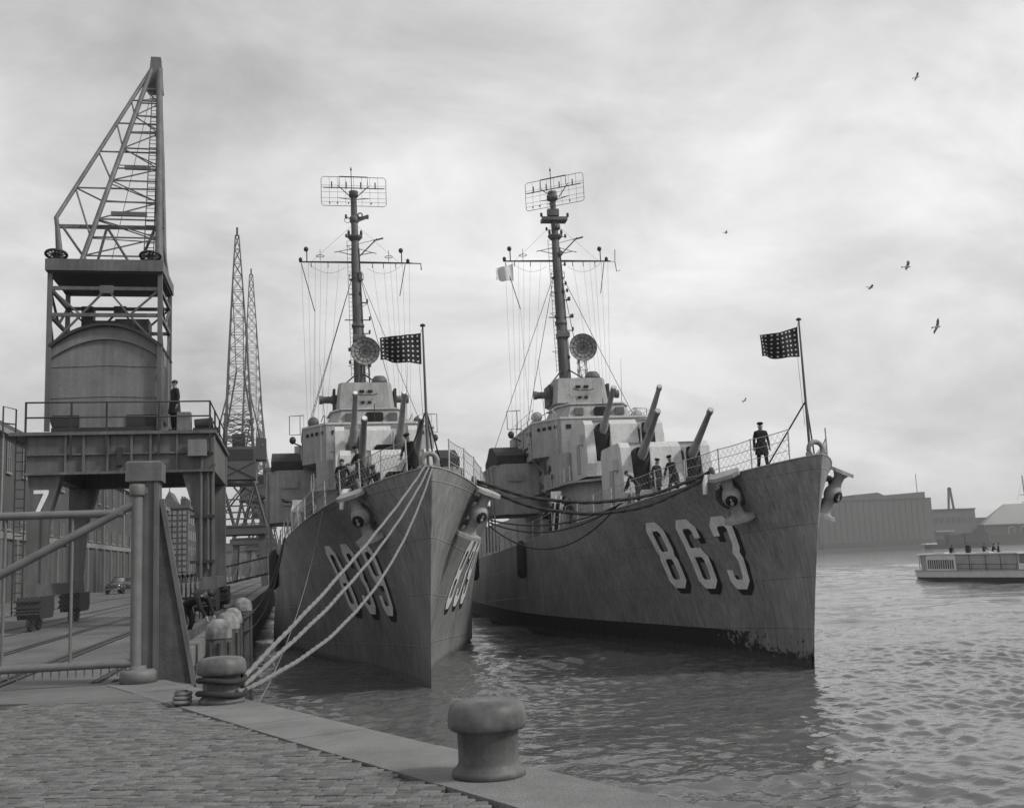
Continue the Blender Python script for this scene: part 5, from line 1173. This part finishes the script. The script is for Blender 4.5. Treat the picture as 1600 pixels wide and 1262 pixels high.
# ---- far cranes along the same rails
def far_crane(y, zc, top, jibw, label, rest=False):
    c = thing('quay_crane', label, 'crane', (-5.65, y, QZ), 0, 'cranes farther along the quay')
    def Q(name, p, q, w_, m='crane_far'): return MB().bar(p, q, w_).build(name, m, c)
    for x in (-2.75, 2.75):
        for yy in (-3, 3): MB().prism([(x-.3,yy-.3),(x+.3,yy-.3),(x+.3,yy+.3),(x-.3,yy+.3)], 0, 5.6, top=[(x*.9-.35,yy*.8-.35),(x*.9+.35,yy*.8-.35),(x*.9+.35,yy*.8+.35),(x*.9-.35,yy*.8+.35)]).build('leg', 'crane_far', c)
    MB().box(-3.3,3.3,-3.2,-2.6,5.6,6.4).build('girder', 'crane_far', c); MB().box(-3.3,3.3,2.6,3.2,5.6,6.4).build('girder', 'crane_far', c)
    MB().box(-3.0,3.0,-3.3,3.3,6.41,6.6).build('deck', 'crane_far', c)
    # splayed truss base
    for sx in (-1, 1):
        for yy in (-2.2, 2.2):
            Q('truss_leg', (sx*2.9,yy,6.6), (sx*1.7,yy*.7,zc-.4), .25); Q('truss_brace', (sx*2.9,yy,6.6), (-sx*.6,yy*.7,zc-.6), .15); Q('truss_brace', (sx*.5,yy,6.6), (sx*1.7,yy*.7,zc-.6), .15)
    for k in range(4): Q('truss_beam', (-2.5+k*.25,-2.3,7.3+k*.7), (2.5-k*.25,-2.3,7.3+k*.7), .16)
    MB().lathe([(2.1,zc-.5),(2.1,zc-.1)], n=20).build('turntable', 'crane_far', c)
    cab = MB().box(-1.9,1.9,-2.2,3,zc,zc+3.6).build('cab', 'crane_far', c)
    MB().box(-1.65,1.65,-2.26,-2.21,zc+2.1,zc+3.3).build('cab_window', 'window_dark', cab); MB().bar((-1.8,-2.25,zc+.1),(1.8,-2.25,zc+1.9),.08).bar((1.8,-2.25,zc+.1),(-1.8,-2.25,zc+1.9),.08).build('cab_brace', 'crane_dark', cab)
    for sx in (-1.6, 1.6):
        for yy in (-1.8, 2.4): Q('frame_post', (sx,yy,zc+3.6), (sx*.85,yy,zc+7.4), .16)
        for k in range(3): Q('frame_brace', (sx,-1.8,zc+3.7+k*1.2), (sx,2.4,zc+4.9+k*1.2), .09)
    for yy in (-1.8, 2.4):
        for k in range(3): Q('frame_brace', (-1.6,yy,zc+3.7+k*1.2), (1.6,yy,zc+4.9+k*1.2), .09); Q('frame_brace', (1.6,yy,zc+3.7+k*1.2), (-1.6,yy,zc+4.9+k*1.2), .09); Q('frame_beam', (-1.55,yy,zc+4.8+k*1.2), (1.55,yy,zc+4.8+k*1.2), .11)
    MB().box(-.7,.7,-.5,.9,zc+3.61,zc+5.2).build('winch', 'crane_dark', c)
    for sx in (-1, 1): MB().prism([(sx*1.92,-2),(sx*3.0,-1.2),(sx*3.0,.8),(sx*1.92,1.4)] if sx > 0 else [(sx*1.92,1.4),(sx*3.0,.8),(sx*3.0,-1.2),(sx*1.92,-2)], zc+2.2, zc+4.6).build('side_cab', 'crane_dark', c)
    # jib: four chords tapering to the head, ring by ring
    z0 = zc+3.2; H = top-z0; lean = .16; xs_ = -.35
    n = int(H/1.7); wv = lambda k: jibw/2*(1-.86*max(0, (k-.0))**1.25)
    def pt(k, sx, sy): return (xs_*0+ sx*wv(k) + xs_*k, sy*wv(k)*.7+1.0+lean*H*k, z0+H*k)
    for sx in (-1, 1):
        for sy in (-1, 1): MB().tube([pt(k/8, sx, sy) for k in range(9)], [.11-.05*k/8 for k in range(9)], 6).build('jib_chord', 'crane_far', c)
    lac = MB()
    for i in range(n):
        k0, k1 = i/n, (i+1)/n
        for sy in (-1, 1):
            lac.bar(pt(k0,-1,sy), pt(k1,1,sy), .06); lac.bar(pt(k0,1,sy), pt(k1,-1,sy), .06); lac.bar(pt(k1,-1,sy), pt(k1,1,sy), .06)
        for sx in (-1, 1): lac.bar(pt(k0,sx,-1), pt(k1,sx,1), .05)
    stuff(lac.build('jib_lacing', 'crane_far', c))
    MB().tube([pt(1,0,0), (pt(1,0,0)[0],pt(1,0,0)[1],top+1.0)], .12, 6).build('jib_head', 'crane_far', c)
    # A-frame behind the jib
    for sx in (-1, 1): Q('back_stay', (sx*1.4,2.6,zc+6.4), (sx*.4,3.4,zc+13), .18); Q('back_stay', (sx*2.6,-1.6,zc+3.6), (sx*1.0,1.0,zc+11), .12)
    Q('back_stay', (-.4,3.4,zc+13), pt(.75,-1,0), .09); Q('back_stay', (.4,3.4,zc+13), pt(.75,1,0), .09)
far_crane(121, 11.6, 41.5, 3.0, 'nearest of the far cranes, tallest lattice jib behind the portal crane')
far_crane(166, 12.5, 49.5, 3.6, 'second far crane with slim jib just right of the tallest one')
far_crane(215, 12.5, 36, 3.2, 'third far crane, low jib half hidden behind the nearer two')
far_crane(275, 12.5, 30, 4.0, 'farthest crane on the quay with a short dark jib')

# ---- parked car
def car():
    c = thing('parked_car', 'dark rounded sedan with bright grille parked on the quay', 'car', (-16.3, 110, QZ), R(-14))
    # local: front toward -y
    secs = [(-2.25,.55,.52,.85),(-2.1,.72,.45,.98),(-1.6,.82,.4,1.06),(-.75,.86,.38,1.12),(.6,.88,.38,1.12),(1.6,.84,.4,1.05),(2.2,.7,.46,.92),(2.4,.5,.52,.75)]
    b = MB(); vs = []; n = 12
    for y, w, z0, z1 in secs:
        for j in range(n):
            a = 2*math.pi*j/n+math.pi/n; cx, sz = math.cos(a), math.sin(a)
            vs.append((w*math.copysign(abs(cx)**.45, cx), y, (z0+z1)/2+(z1-z0)/2*math.copysign(abs(sz)**.45, sz)))
    b.add(vs, [(i*n+j,(i+1)*n+j,(i+1)*n+(j+1)%n,i*n+(j+1)%n) for i in range(len(secs)-1) for j in range(n)], True); b.add(vs[:n], [tuple(range(n))]); b.add(vs[-n:], [tuple(range(n-1,-1,-1))])
    body = b.build('body', 'car_paint', c)
    MB().prism([(-.74,-.85),(.74,-.85),(.74,1.5),(-.74,1.5)], 1.05, 1.62, top=[(-.56,-.35),(.56,-.35),(.56,1.0),(-.56,1.0)]).build('cabin', 'car_paint', c)
    MB().add([(-.6,-.78,1.14),(.6,-.78,1.14),(.5,-.42,1.54),(-.5,-.42,1.54)], [(0,1,2,3)]).build('windscreen', 'chrome', c)
    for sx in (-1, 1):
        MB().add([(sx*.74,-.5,1.15),(sx*.74,1.2,1.15),(sx*.6,.9,1.52),(sx*.6,-.25,1.52)], [(0,1,2,3)] if sx > 0 else [(3,2,1,0)]).build('side_window', 'window_dark', c)
        MB().ball((sx*.62,-2.12,.78), .14, .1, .14).build('headlight', 'chrome', c)
        for y in (-1.4, 1.45):
            w = MB().lathe([(.2,-.09),(.33,-.09),(.35,0),(.33,.09),(.2,.09)], (sx*.74,y,.35), 18, axis='x').build('wheel', 'tyre', c); MB().lathe([(.001,-.08),(.2,-.08),(.2,.08),(.001,.08)], (sx*.74,y,.35), 14, axis='x').build('hubcap', 'chrome', w)
            MB().ball((sx*.7,y,.55), .24, .55, .38).build('fender', 'car_paint', c)
    MB().tube([(-.85,-2.3,.5),(-.4,-2.42,.48),(.4,-2.42,.48),(.85,-2.3,.5)], .07, 8).build('bumper', 'chrome', c)
    for z in (.62, .7, .78): MB().box(-.4,.4,-2.32,-2.25,z,z+.035).build('grille_bar', 'chrome', c)
car()

# ================================================================ PEOPLE
_pose = {}
def pose_mesh(key, j, coat, legs):
    """one continuous skinned body from a joint layout (metres, facing -y), materials by region"""
    if key in _pose: return _pose[key]
    V, E_, Rr, reg = [], [], [], []
    def add(p, r, parent, rg):
        V.append(p); Rr.append(r); reg.append(rg)
        if parent is not None: E_.append((parent, len(V)-1))
        return len(V)-1
    pel = add(j['pelvis'], (.165,.125), None, 'coat'); wa = add(lerp(j['pelvis'], j['chest'], .5), (.155,.12), pel, 'coat'); ch = add(j['chest'], (.18,.13), wa, 'coat')
    nk = add(j['neck'], (.062,.062), ch, 'coat'); hd = add(j['head'], (.085,.10), nk, 'skin'); tp = add(j['crown'], (.075,.085), hd, 'skin')
    for s in ('l', 'r'):
        sh = add(j['sh_'+s], (.075,.075), ch, 'coat'); el = add(j['el_'+s], (.056,.056), sh, 'coat'); wr = add(j['wr_'+s], (.042,.042), el, 'coat'); add(j['ha_'+s], (.04,.03), wr, 'skin')
        hp = add(j['hip_'+s], (.105,.11), pel, 'leg'); kn = add(j['kn_'+s], (.075,.075), hp, 'leg'); an = add(j['an_'+s], (.052,.055), kn, 'leg'); add(j['to_'+s], (.045,.035), an, 'shoe')
    me = bpy.data.meshes.new('tmp'); me.from_pydata(V, E_, []); o = bpy.data.objects.new('tmp', me); COL.objects.link(o)
    m = o.modifiers.new('s', 'SKIN'); m.use_smooth_shade = True
    sv_ = me.skin_vertices[0].data
    for i, r in enumerate(Rr): sv_[i].radius = r
    sv_[0].use_root = True
    o.modifiers.new('d', 'SUBSURF').levels = 1
    dg = bpy.context.evaluated_depsgraph_get(); out = bpy.data.meshes.new_from_object(o.evaluated_get(dg), depsgraph=dg)
    bpy.data.objects.remove(o); bpy.data.meshes.remove(me)
    # fingers, nose, ears joined into the body
    fg = MB()
    for s in ('l', 'r'):
        h = Vector(j['ha_'+s]); d = (h-Vector(j['wr_'+s])).normalized(); side = d.cross(Vector((0,0,1)))
        side = side.normalized() if side.length > .1 else Vector((1,0,0)); pal = side.cross(d)
        for k, ln_ in enumerate((.075,.085,.08,.062)): b = h+side*(.027-.018*k)-d*.01; fg.tube([b, b+d*ln_*.6, b+d*ln_*.95-pal*.02*(-1)], [.0095,.009,.007], 5)
        b = h+side*.03-d*.03; fg.tube([b, b+side*.03+d*.03, b+side*.036+d*.055], [.011,.01,.008], 5)
    f = (Vector(j['face']) if 'face' in j else Vector((0,-1,0))).normalized(); H = Vector(j['head']).lerp(Vector(j['crown']), .35); sd_ = f.cross(Vector((0,0,1))).normalized()
    fg.tube([H+f*.085+Vector((0,0,.02)), H+f*.115-Vector((0,0,.02))], [.009,.016], 5)
    for s in (-1, 1): fg.ball(H+sd_*(.088*s), .014, .022, .03, 6, 5)
    base = [list(v.co) for v in out.vertices]; faces = [tuple(p.vertices) for p in out.polygons]; bpy.data.meshes.remove(out)
    full = MB().add(base, faces, True); o0 = len(faces)
    segs = [(Vector(V[a]), Vector(V[b]), reg[b]) for a, b in E_]
    idx = {'coat': 0, 'skin': 1, 'leg': 2, 'shoe': 3}
    for i, fc in enumerate(faces):
        c = sum((Vector(base[k]) for k in fc), Vector())/len(fc); best = None
        for a, b, rg in segs:
            t = max(0, min(1, (c-a).dot(b-a)/max(1e-9, (b-a).length_squared))); dd = (c-a-(b-a)*t).length
            if best is None or dd < best[0]: best = (dd, rg)
        full.mi[i] = idx[best[1]]
    full.add(fg.v, fg.f, True, 1)
    r = full.mesh('person', [coat, 'skin', legs, 'tyre']); _pose[key] = r; return r
def joints(lean=0., arms='down', legs='stand', h=1.76):
    k = h/1.76; z0 = {'stand': .94, 'step': .92, 'crouch': .62, 'wide': .88}[legs]; p = Vector((0,0,z0))
    def L_(d, x=0, f=0): # along the leaning spine
        return tuple(p+Vector((x, -math.sin(lean)*d-f*math.cos(lean), math.cos(lean)*d-f*math.sin(lean)*.0)))
    j = dict(pelvis=tuple(p), chest=L_(.42), neck=L_(.58), head=L_(.68, 0, .02), crown=L_(.79, 0, .01))
    for s, sx in (('l', -1), ('r', 1)):
        j['sh_'+s] = L_(.50, sx*.19); S_ = Vector(j['sh_'+s])
        if arms == 'down': a, b = Vector((sx*.06,.03,-.28)), Vector((sx*.02,-.07,-.25))
        elif arms == 'rail': a, b = Vector((sx*.07,-.12,-.25)), Vector((-sx*.03,-.24,-.06))
        elif arms == 'reach': a, b = Vector((sx*.03,-.12,-.26)), Vector((-sx*.05,-.12,-.22))
        elif arms == 'pocket': a, b = Vector((sx*.1,.06,-.27)), Vector((-sx*.07,-.12,-.2))
        j['el_'+s] = tuple(S_+a); j['wr_'+s] = tuple(S_+a+b); j['ha_'+s] = tuple(S_+a+b+b.normalized()*.085)
        hp = p+Vector((sx*.10,0,-.06)); j['hip_'+s] = tuple(hp)
        if legs == 'stand': kn, an = Vector((sx*.11,-.03,.50)), Vector((sx*.12,.01,.085))
        elif legs == 'step': kn, an = Vector((sx*.11,-.12*sx-.05,.50)), Vector((sx*.12,-.24*sx,.085))
        elif legs == 'wide': kn, an = Vector((sx*.17,-.1,.48)), Vector((sx*.22,.1*sx,.085))
        else: kn, an = Vector((sx*.18,-.36,.46)), Vector((sx*.15,-.05,.085))
        j['kn_'+s] = tuple(kn); j['an_'+s] = tuple(an); j['to_'+s] = tuple(an+Vector((sx*.02,-.17,-.04)))
    if lean > .5: j['face'] = (0, -math.cos(lean*.6), -math.sin(lean*.6))
    return {a: (tuple(x*k for x in v) if a != 'face' else v) for a, v in j.items()}
def person(loc, rz, label, lean=0., arms='down', legs='stand', coat='coat_cloth', trousers='coat_cloth', hat='cap', h=1.76, group=None, skirt=True):
    t = thing('person', label, 'person', tuple(loc), rz, group); j = joints(lean, arms, legs, h)
    body = pose_mesh((lean, arms, legs, coat, trousers, h), j, coat, trousers); obj('body', body, t)
    cr = Vector(j['crown']); ax = (cr-Vector(j['neck'])).normalized()
    if hat == 'cap': c = MB().lathe([(.098,-.015),(.112,.03),(.118,.055),(.08,.085),(.001,.095)], n=16)
    elif hat == 'white': c = MB().lathe([(.075,-.02),(.125,.05),(.118,.055),(.07,.09),(.001,.11)], n=16)
    else: c = MB().ball((0,.012,-.01), .098, .108, .085, 12, 8)
    co = c.build({'cap': 'cap', 'white': 'cap'}.get(hat, 'hair'), {'cap': 'coat_cloth', 'white': 'white_cloth'}.get(hat, 'hair'), t, tuple(cr)); co.rotation_euler = ax.to_track_quat('Z', 'Y').to_euler()
    if skirt and lean < .6:
        pz = Vector(j['pelvis']); n = 16; vs = []
        for z, rx, ry in ((.14,.20,.16),(0,.215,.18),(-.16,.23,.195),(-.30,.245,.205)):
            vs += [(pz.x+rx*math.cos(2*math.pi*i/n)*(1+.04*math.sin(5*i)), pz.y+ry*math.sin(2*math.pi*i/n)*(1+.04*math.cos(3*i))-math.sin(lean)*max(0,z), pz.z+z) for i in range(n)]
        MB().add(vs, [(k*n+i,k*n+n+i,k*n+n+(i+1)%n,k*n+(i+1)%n) for k in range(3) for i in range(n)], True).build('coat_skirt', coat, t)
    return t
def dk(ship, x, s): return on(ship, x, s, zdeck(s)-.03)
G1 = 'sailors on the decks'
person(dk(S839,-2.55,6.0), R(-25), 'sailor in dark coat standing farthest aft at the starboard rail of destroyer 839', 0, 'pocket', 'stand', hat='hair', group=G1)
person(dk(S839,-1.95,3.6), R(-70), 'tall sailor in dark coat and cap leaning over the rail of destroyer 839', .22, 'rail', 'step', hat='cap', h=1.82, group=G1)
person(dk(S839,-1.15,5.4), R(-40), 'crouching sailor half hidden behind the rail of destroyer 839', .55, 'reach', 'crouch', hat='cap', group=G1)
person(dk(S839,-.32,.75), R(-50), 'bending sailor beside the jackstaff of destroyer 839', .35, 'reach', 'wide', hat='cap', h=1.7, group=G1)
person(dk(S863,-.85,1.1), R(-15), 'lone sailor in dark coat standing at the bow of destroyer 863', 0, 'down', 'step', hat='cap', h=1.76, group=G1)
person(dk(S863,-2.35,7.0), R(-60), 'sailor with back bent at the rail below the forward gun of destroyer 863', .3, 'reach', 'wide', coat='navy_cloth', trousers='dungaree', group=G1)
person(dk(S863,-2.75,8.2), R(30), 'sailor standing against the forward gun mount of destroyer 863, turned away', .1, 'pocket', 'stand', coat='navy_cloth', trousers='dungaree', group=G1)
person(dk(S863,-3.2,9.4), R(-120), 'sailor stooping low over a line on destroyer 863', .75, 'reach', 'wide', coat='navy_cloth', trousers='dungaree', hat='hair', group=G1, skirt=False)
person(dk(S863,-4.35,18.2), R(-80), 'sailor bending at the rail abreast the second gun of destroyer 863', .6, 'reach', 'wide', coat='navy_cloth', trousers='dungaree', group=G1, skirt=False)
person(dk(S863,-4.85,21.4), R(-60), 'sailor in white cap standing under the bridge overhang of destroyer 863', .1, 'rail', 'stand', coat='navy_cloth', trousers='dungaree', hat='white', group=G1)
person(dk(S863,-4.6,22.6), R(-100), 'bareheaded sailor in the shadow aft of the white capped one', .15, 'down', 'step', coat='navy_cloth', trousers='dungaree', hat='hair', group=G1)
person(dk(S839,-2.3,5.0), R(60), 'sailor glimpsed between the two men at the rail of destroyer 839', .45, 'reach', 'crouch', coat='navy_cloth', trousers='dungaree', group=G1)
person((-3.85,37.15,8.84), R(-60), 'man in dark clothes standing on the portal crane platform', 0, 'down', 'stand', coat='navy_cloth', trousers='coat_cloth', hat='hair')
person((-2.62,28.0,QZ), R(60), 'man in dark clothes bending down to the mooring rope at the quay edge', 1.25, 'reach', 'wide', coat='coat_cloth', trousers='coat_cloth', hat='hair', skirt=False)

# ================================================================ FLAGS
def flag(name, label, hoist_top, height, length, direction, mats, stars=None, droop=.1):
    d = Vector(direction).normalized(); nrm = d.cross(Vector((0,0,1))).normalized(); n, m = 26, 14
    def pt(i, j, off=0):
        t = i/n; w = .15*math.sin(t*8.5+.6+j/m*1.2)*min(1, t*3)+.05*math.sin(t*17+j/m*2.6)*t
        q = Vector(hoist_top)+d*(length*t*(1-.04*t))+nrm*(w+off)+Vector((0,0,-height*j/m*(1-.28*t)-droop*math.sin(t*3.0)*.9-.2*t*t+.05*math.sin(t*9+.4)*t))
        return q
    vs = [tuple(pt(i, j)) for i in range(n+1) for j in range(m+1)]
    fs = [(i*(m+1)+j, (i+1)*(m+1)+j, (i+1)*(m+1)+j+1, i*(m+1)+j+1) for i in range(n) for j in range(m)]
    f = tag(MB().add(vs, fs, True).build(name, mats), label, 'flag')
    if stars:
        for r in range(6):
            for c in range(8):
                for sg in (-1, 1):
                    mb = MB(); i0, j0 = n*(c+.65)/8.3, m*(r+.5)/6; pts = [pt(i0, j0, sg*.008)]
                    for k in range(10):
                        a = math.pi/2+k*math.pi/5; rad = .046 if k % 2 == 0 else .02
                        pts.append(pt(i0+rad*math.cos(a)/length*n, j0-rad*math.sin(a)/height*m, sg*.008))
                    mb.add(pts, [(0, 1+k, 1+(k+1) % 10) for k in range(10)]).build('star', 'white_paint', f)
    return f
for S_, lab, dr in ((S839, 'dark starred jack flying at the bow of the inner ship beside the quay', (-1,-.05,.02)), (S863, 'dark starred jack flying at the bow of the outboard ship', (-1,.1,-.04))):
    flag('jack_flag', lab, tuple(on(S_, -.13, -1.15, 11.62)), 1.05, 1.42, dr, 'navy_cloth', True, .06 if S_ is S839 else .12)
    p = on(S_, -.10, -1.13, 11.75); q = on(S_, -.1, -1.05, 8.2)
    rope('jack_halyard', [tuple(p), tuple(on(S_, -.13,-1.15,11.6)), tuple(on(S_, -.2,-1.13,10.4)), tuple(q)], .008, 'rope_pale', 'thin halyard hanging from the jackstaff of the '+('inner ship beside the quay' if S_ is S839 else 'outboard ship'), 'jack halyards', 5)
sf = flag('signal_flag', 'small pale signal flag flying below the yardarm of destroyer 863', tuple(on(S863, -3.5, 39.9, 25.75)), 1.3, 1.35, (-1,.1,-.08), 'white_cloth', None, .1)

# ================================================================ HARBOUR BOAT
def boat():
    b = thing('passenger_boat', 'low harbour passenger boat with slatted cabin windows and people on top', 'boat', (72.35, 112.4, 0), math.atan2(-.993, -.12))
    def half(x): return 2.3*(1-math.exp(-max(x,0)/1.3))**.55*(1-.4*max(0,(x-24)/6)**2)
    xs = [0,.08,.2,.4,.7,1,1.5,2.2,3.2,5,7,9,11,13,15,17,19,22,25,28,30]
    sh = lambda x: 1.0+.012*max(0,x-4)+.05*max(0,3-x)/3
    def loft(z0f, z1f, o0, o1, name, m):
        mb = MB(); n = len(xs)
        vs = [(x-o0, -half(x)-o0, z0f(x)) for x in xs]+[(x-o1, -half(x)-o1, z1f(x)) for x in xs]+[(x-o0, half(x)+o0, z0f(x)) for x in xs]+[(x-o1, half(x)+o1, z1f(x)) for x in xs]
        mb.add(vs, [(i,i+1,n+i+1,n+i) for i in range(n-1)]+[(2*n+i+1,2*n+i,3*n+i,3*n+i+1) for i in range(n-1)]+[(0,n,3*n,2*n)], True)
        return mb.build(name, m, b)
    loft(lambda x: -.5, lambda x: sh(x)-.72, -.2, -.02, 'hull', 'boat_dark')
    loft(lambda x: sh(x)-.72, lambda x: sh(x), .03, .10, 'gunwale', 'boat_white')
    loft(lambda x: sh(x)-.1, lambda x: sh(x)+.02, .13, .13, 'rubbing_strake', 'boat_paint')
    dk_ = MB(); n = len(xs); dk_.add([(x,-half(x)-.05,sh(x)-.04) for x in xs]+[(x,half(x)+.05,sh(x)-.04) for x in xs], [(i,i+1,n+i+1,n+i) for i in range(n-1)]); dk_.build('deck', 'boat_paint', b)
    # cabin: low solid base with open top between side walls
    cab = MB().prism([(1.5,-1.2),(3.2,-1.95),(23,-1.95),(23,1.95),(3.2,1.95),(1.5,1.2)], .95, 1.7).build('cabin', 'boat_paint', b)
    for y in (-1.95, 1.85): MB().box(3.2,23,y,y+.1,1.702,2.7).build('cabin_wall', 'boat_paint', cab)
    for x0, y0, x1, y1 in ((1.5,-1.2,3.15,-1.93),(1.5,1.2,3.15,1.93),(1.5,-1.1,1.5,1.1)): MB().bar((x0,y0,2.2),(x1,y1,2.2),.06,1.0).build('end_wall', 'boat_dark', cab)
    MB().prism([(.9,-1.3),(2.9,-2.15),(23.4,-2.15),(23.4,-1.2),(4.4,-1.2),(4.4,1.2),(23.4,1.2),(23.4,2.15),(2.9,2.15),(.9,1.3)], 2.72, 2.86).build('roof', 'boat_white', b)
    MB().box(4.6,11.2,-2.06,-1.965,1.0,2.7).build('window_band', 'boat_white', cab)
    for i in range(12): MB().box(4.95+i*.5,4.95+i*.5+.27,-2.09,-2.062,1.22,2.2).build('window_slot', 'window_dark', cab)
    MB().box(11.4,22.8,-2.035,-1.96,1.05,2.66).build('canvas_side', 'boat_paint', cab)
    for x in (14.0, 17.2, 20.0): MB().box(x,x+.08,-2.06,-2.036,1.05,2.66).build('canvas_batten', 'boat_dark', cab)
    for z in (1.3, 1.75): MB().tube([(11.6,-2.16,z),(23.2,-2.16,z)], .022, 5).build('side_rail', 'boat_dark', b)
    for x in (11.8, 14.6, 17.4, 20.2, 23): MB().tube([(x,-2.16,1.05),(x,-2.16,1.77)], .022, 5).build('rail_post', 'boat_dark', b)
    MB().tube([(.9,-1.1,1.0),(.9,-1.1,2.72)], .05, 6).build('stern_post', 'boat_white', b); MB().tube([(1.1,1.1,1.0),(1.1,1.1,2.72)], .05, 6).build('stern_post', 'boat_white', b)
    MB().box(6.2,8.6,-1.9,-1.35,2.865,2.99).build('life_raft', 'boat_white', b); MB().box(15.2,17.8,-1.9,-1.4,2.865,2.96).build('life_raft', 'boat_white', b)
    bpy.context.view_layer.update(); M_ = b.matrix_world
    for i, (x, y, l, a, lab) in enumerate(((10.2,.0,.05,'down','man standing tallest in the open top of the harbour boat'),(6.0,.2,.5,'reach','person stooping nearest the rounded end of the harbour boat'),(13.2,.1,.2,'rail','person just right of the standing man in the boat top'),(14.2,.5,.25,'rail','third figure along the boat top, right of the seated pair'),(15.8,.2,.15,'pocket','rightmost figure in the open top of the harbour boat'))):
        q = M_ @ Vector((x,y,2.0 if i else 2.15)); person(tuple(q), R(-40+25*i), lab, l, a, 'stand', coat='navy_cloth', trousers='dungaree', hat='hair', group='people on the harbour boat', skirt=i == 0)
    MB().box(5.2,17.2,-.9,.9,1.702,1.99).build('seat_platform', 'boat_dark', b); MB().box(9.6,10.8,-.5,.5,1.992,2.15).build('step_box', 'boat_dark', b)
boat()

# ================================================================ GULLS
def gull(loc, yaw, bank, span, label, flap):
    t = thing('gull', label, 'bird', loc, yaw, 'gulls over the harbour'); t.rotation_euler = (R(10), bank, yaw)
    k = span/1.3
    MB().tube([(0,-.28*k,0),(0,-.2*k,.01),(0,-.05*k,0),(0,.12*k,0),(0,.28*k,0)], [.015*k,.055*k,.075*k,.06*k,.015*k], 8).build('body', 'gull_pale', t)
    MB().add([(0,.2*k,.01),(-.09*k,.42*k,0),(.09*k,.42*k,0),(0,.2*k,-.015)], [(0,1,2),(3,2,1)]).build('tail', 'gull_dark', t)
    for s in (-1, 1):
        a = [(0,-.12,.02),(.28,-.2,.16*flap),(.62,-.02,.12*flap),(.42,.06,.14*flap),(.22,.02,.12*flap),(0,.1,.02)]
        vs = [(s*x*k,y*k,z*k) for x, y, z in a]; lo = [(x,y,z-.02*k) for x, y, z in vs]
        fs = [(0,1,4,5),(1,2,3,4)]; fs = fs if s < 0 else [f[::-1] for f in fs]
        MB().add(vs+lo, fs+[tuple(i+6 for i in f[::-1]) for f in fs]+[(i,(i+1)%6,(i+1)%6+6,i+6) for i in range(6)]).build('wing', 'gull_dark', t)
gull((48.45,70,40.25), R(20), R(-60), 1.1, 'highest small gull near the top right of the sky', .8)
gull((45.97,70,24.85), R(40), R(-50), 1.3, 'gull with raised wings in the middle of the right sky', 1.2)
gull((42.75,70,23.2), R(80), R(10), 1.0, 'gull seen edge on left of the middle pair', .5)
gull((48.0,70,20.2), R(10), R(-65), 1.5, 'largest gull banking low in the right sky', 1.0)
gull((31.46,70,27.2), R(70), R(5), .7, 'tiny gull gliding above the second ship', .6)
gull((31.94,70,14.7), R(30), R(-40), .7, 'tiny gull low beyond the guns of the second ship', .9)

# ================================================================ HAZE
hz = bpy.data.materials.new('haze'); hz.use_nodes = True; hn = hz.node_tree; hn.nodes.clear()
pv = hn.nodes.new('ShaderNodeVolumePrincipled'); pv.inputs['Color'].default_value = (1,1,1,1); pv.inputs['Density'].default_value = .00022; pv.inputs['Anisotropy'].default_value = .2
ho = hn.nodes.new('ShaderNodeOutputMaterial'); hn.links.new(pv.outputs[0], ho.inputs['Volume']); MATS['haze'] = hz
stuff(MB().box(-950, 1650, -60, 2650, -5, 62).build('haze', 'haze'))
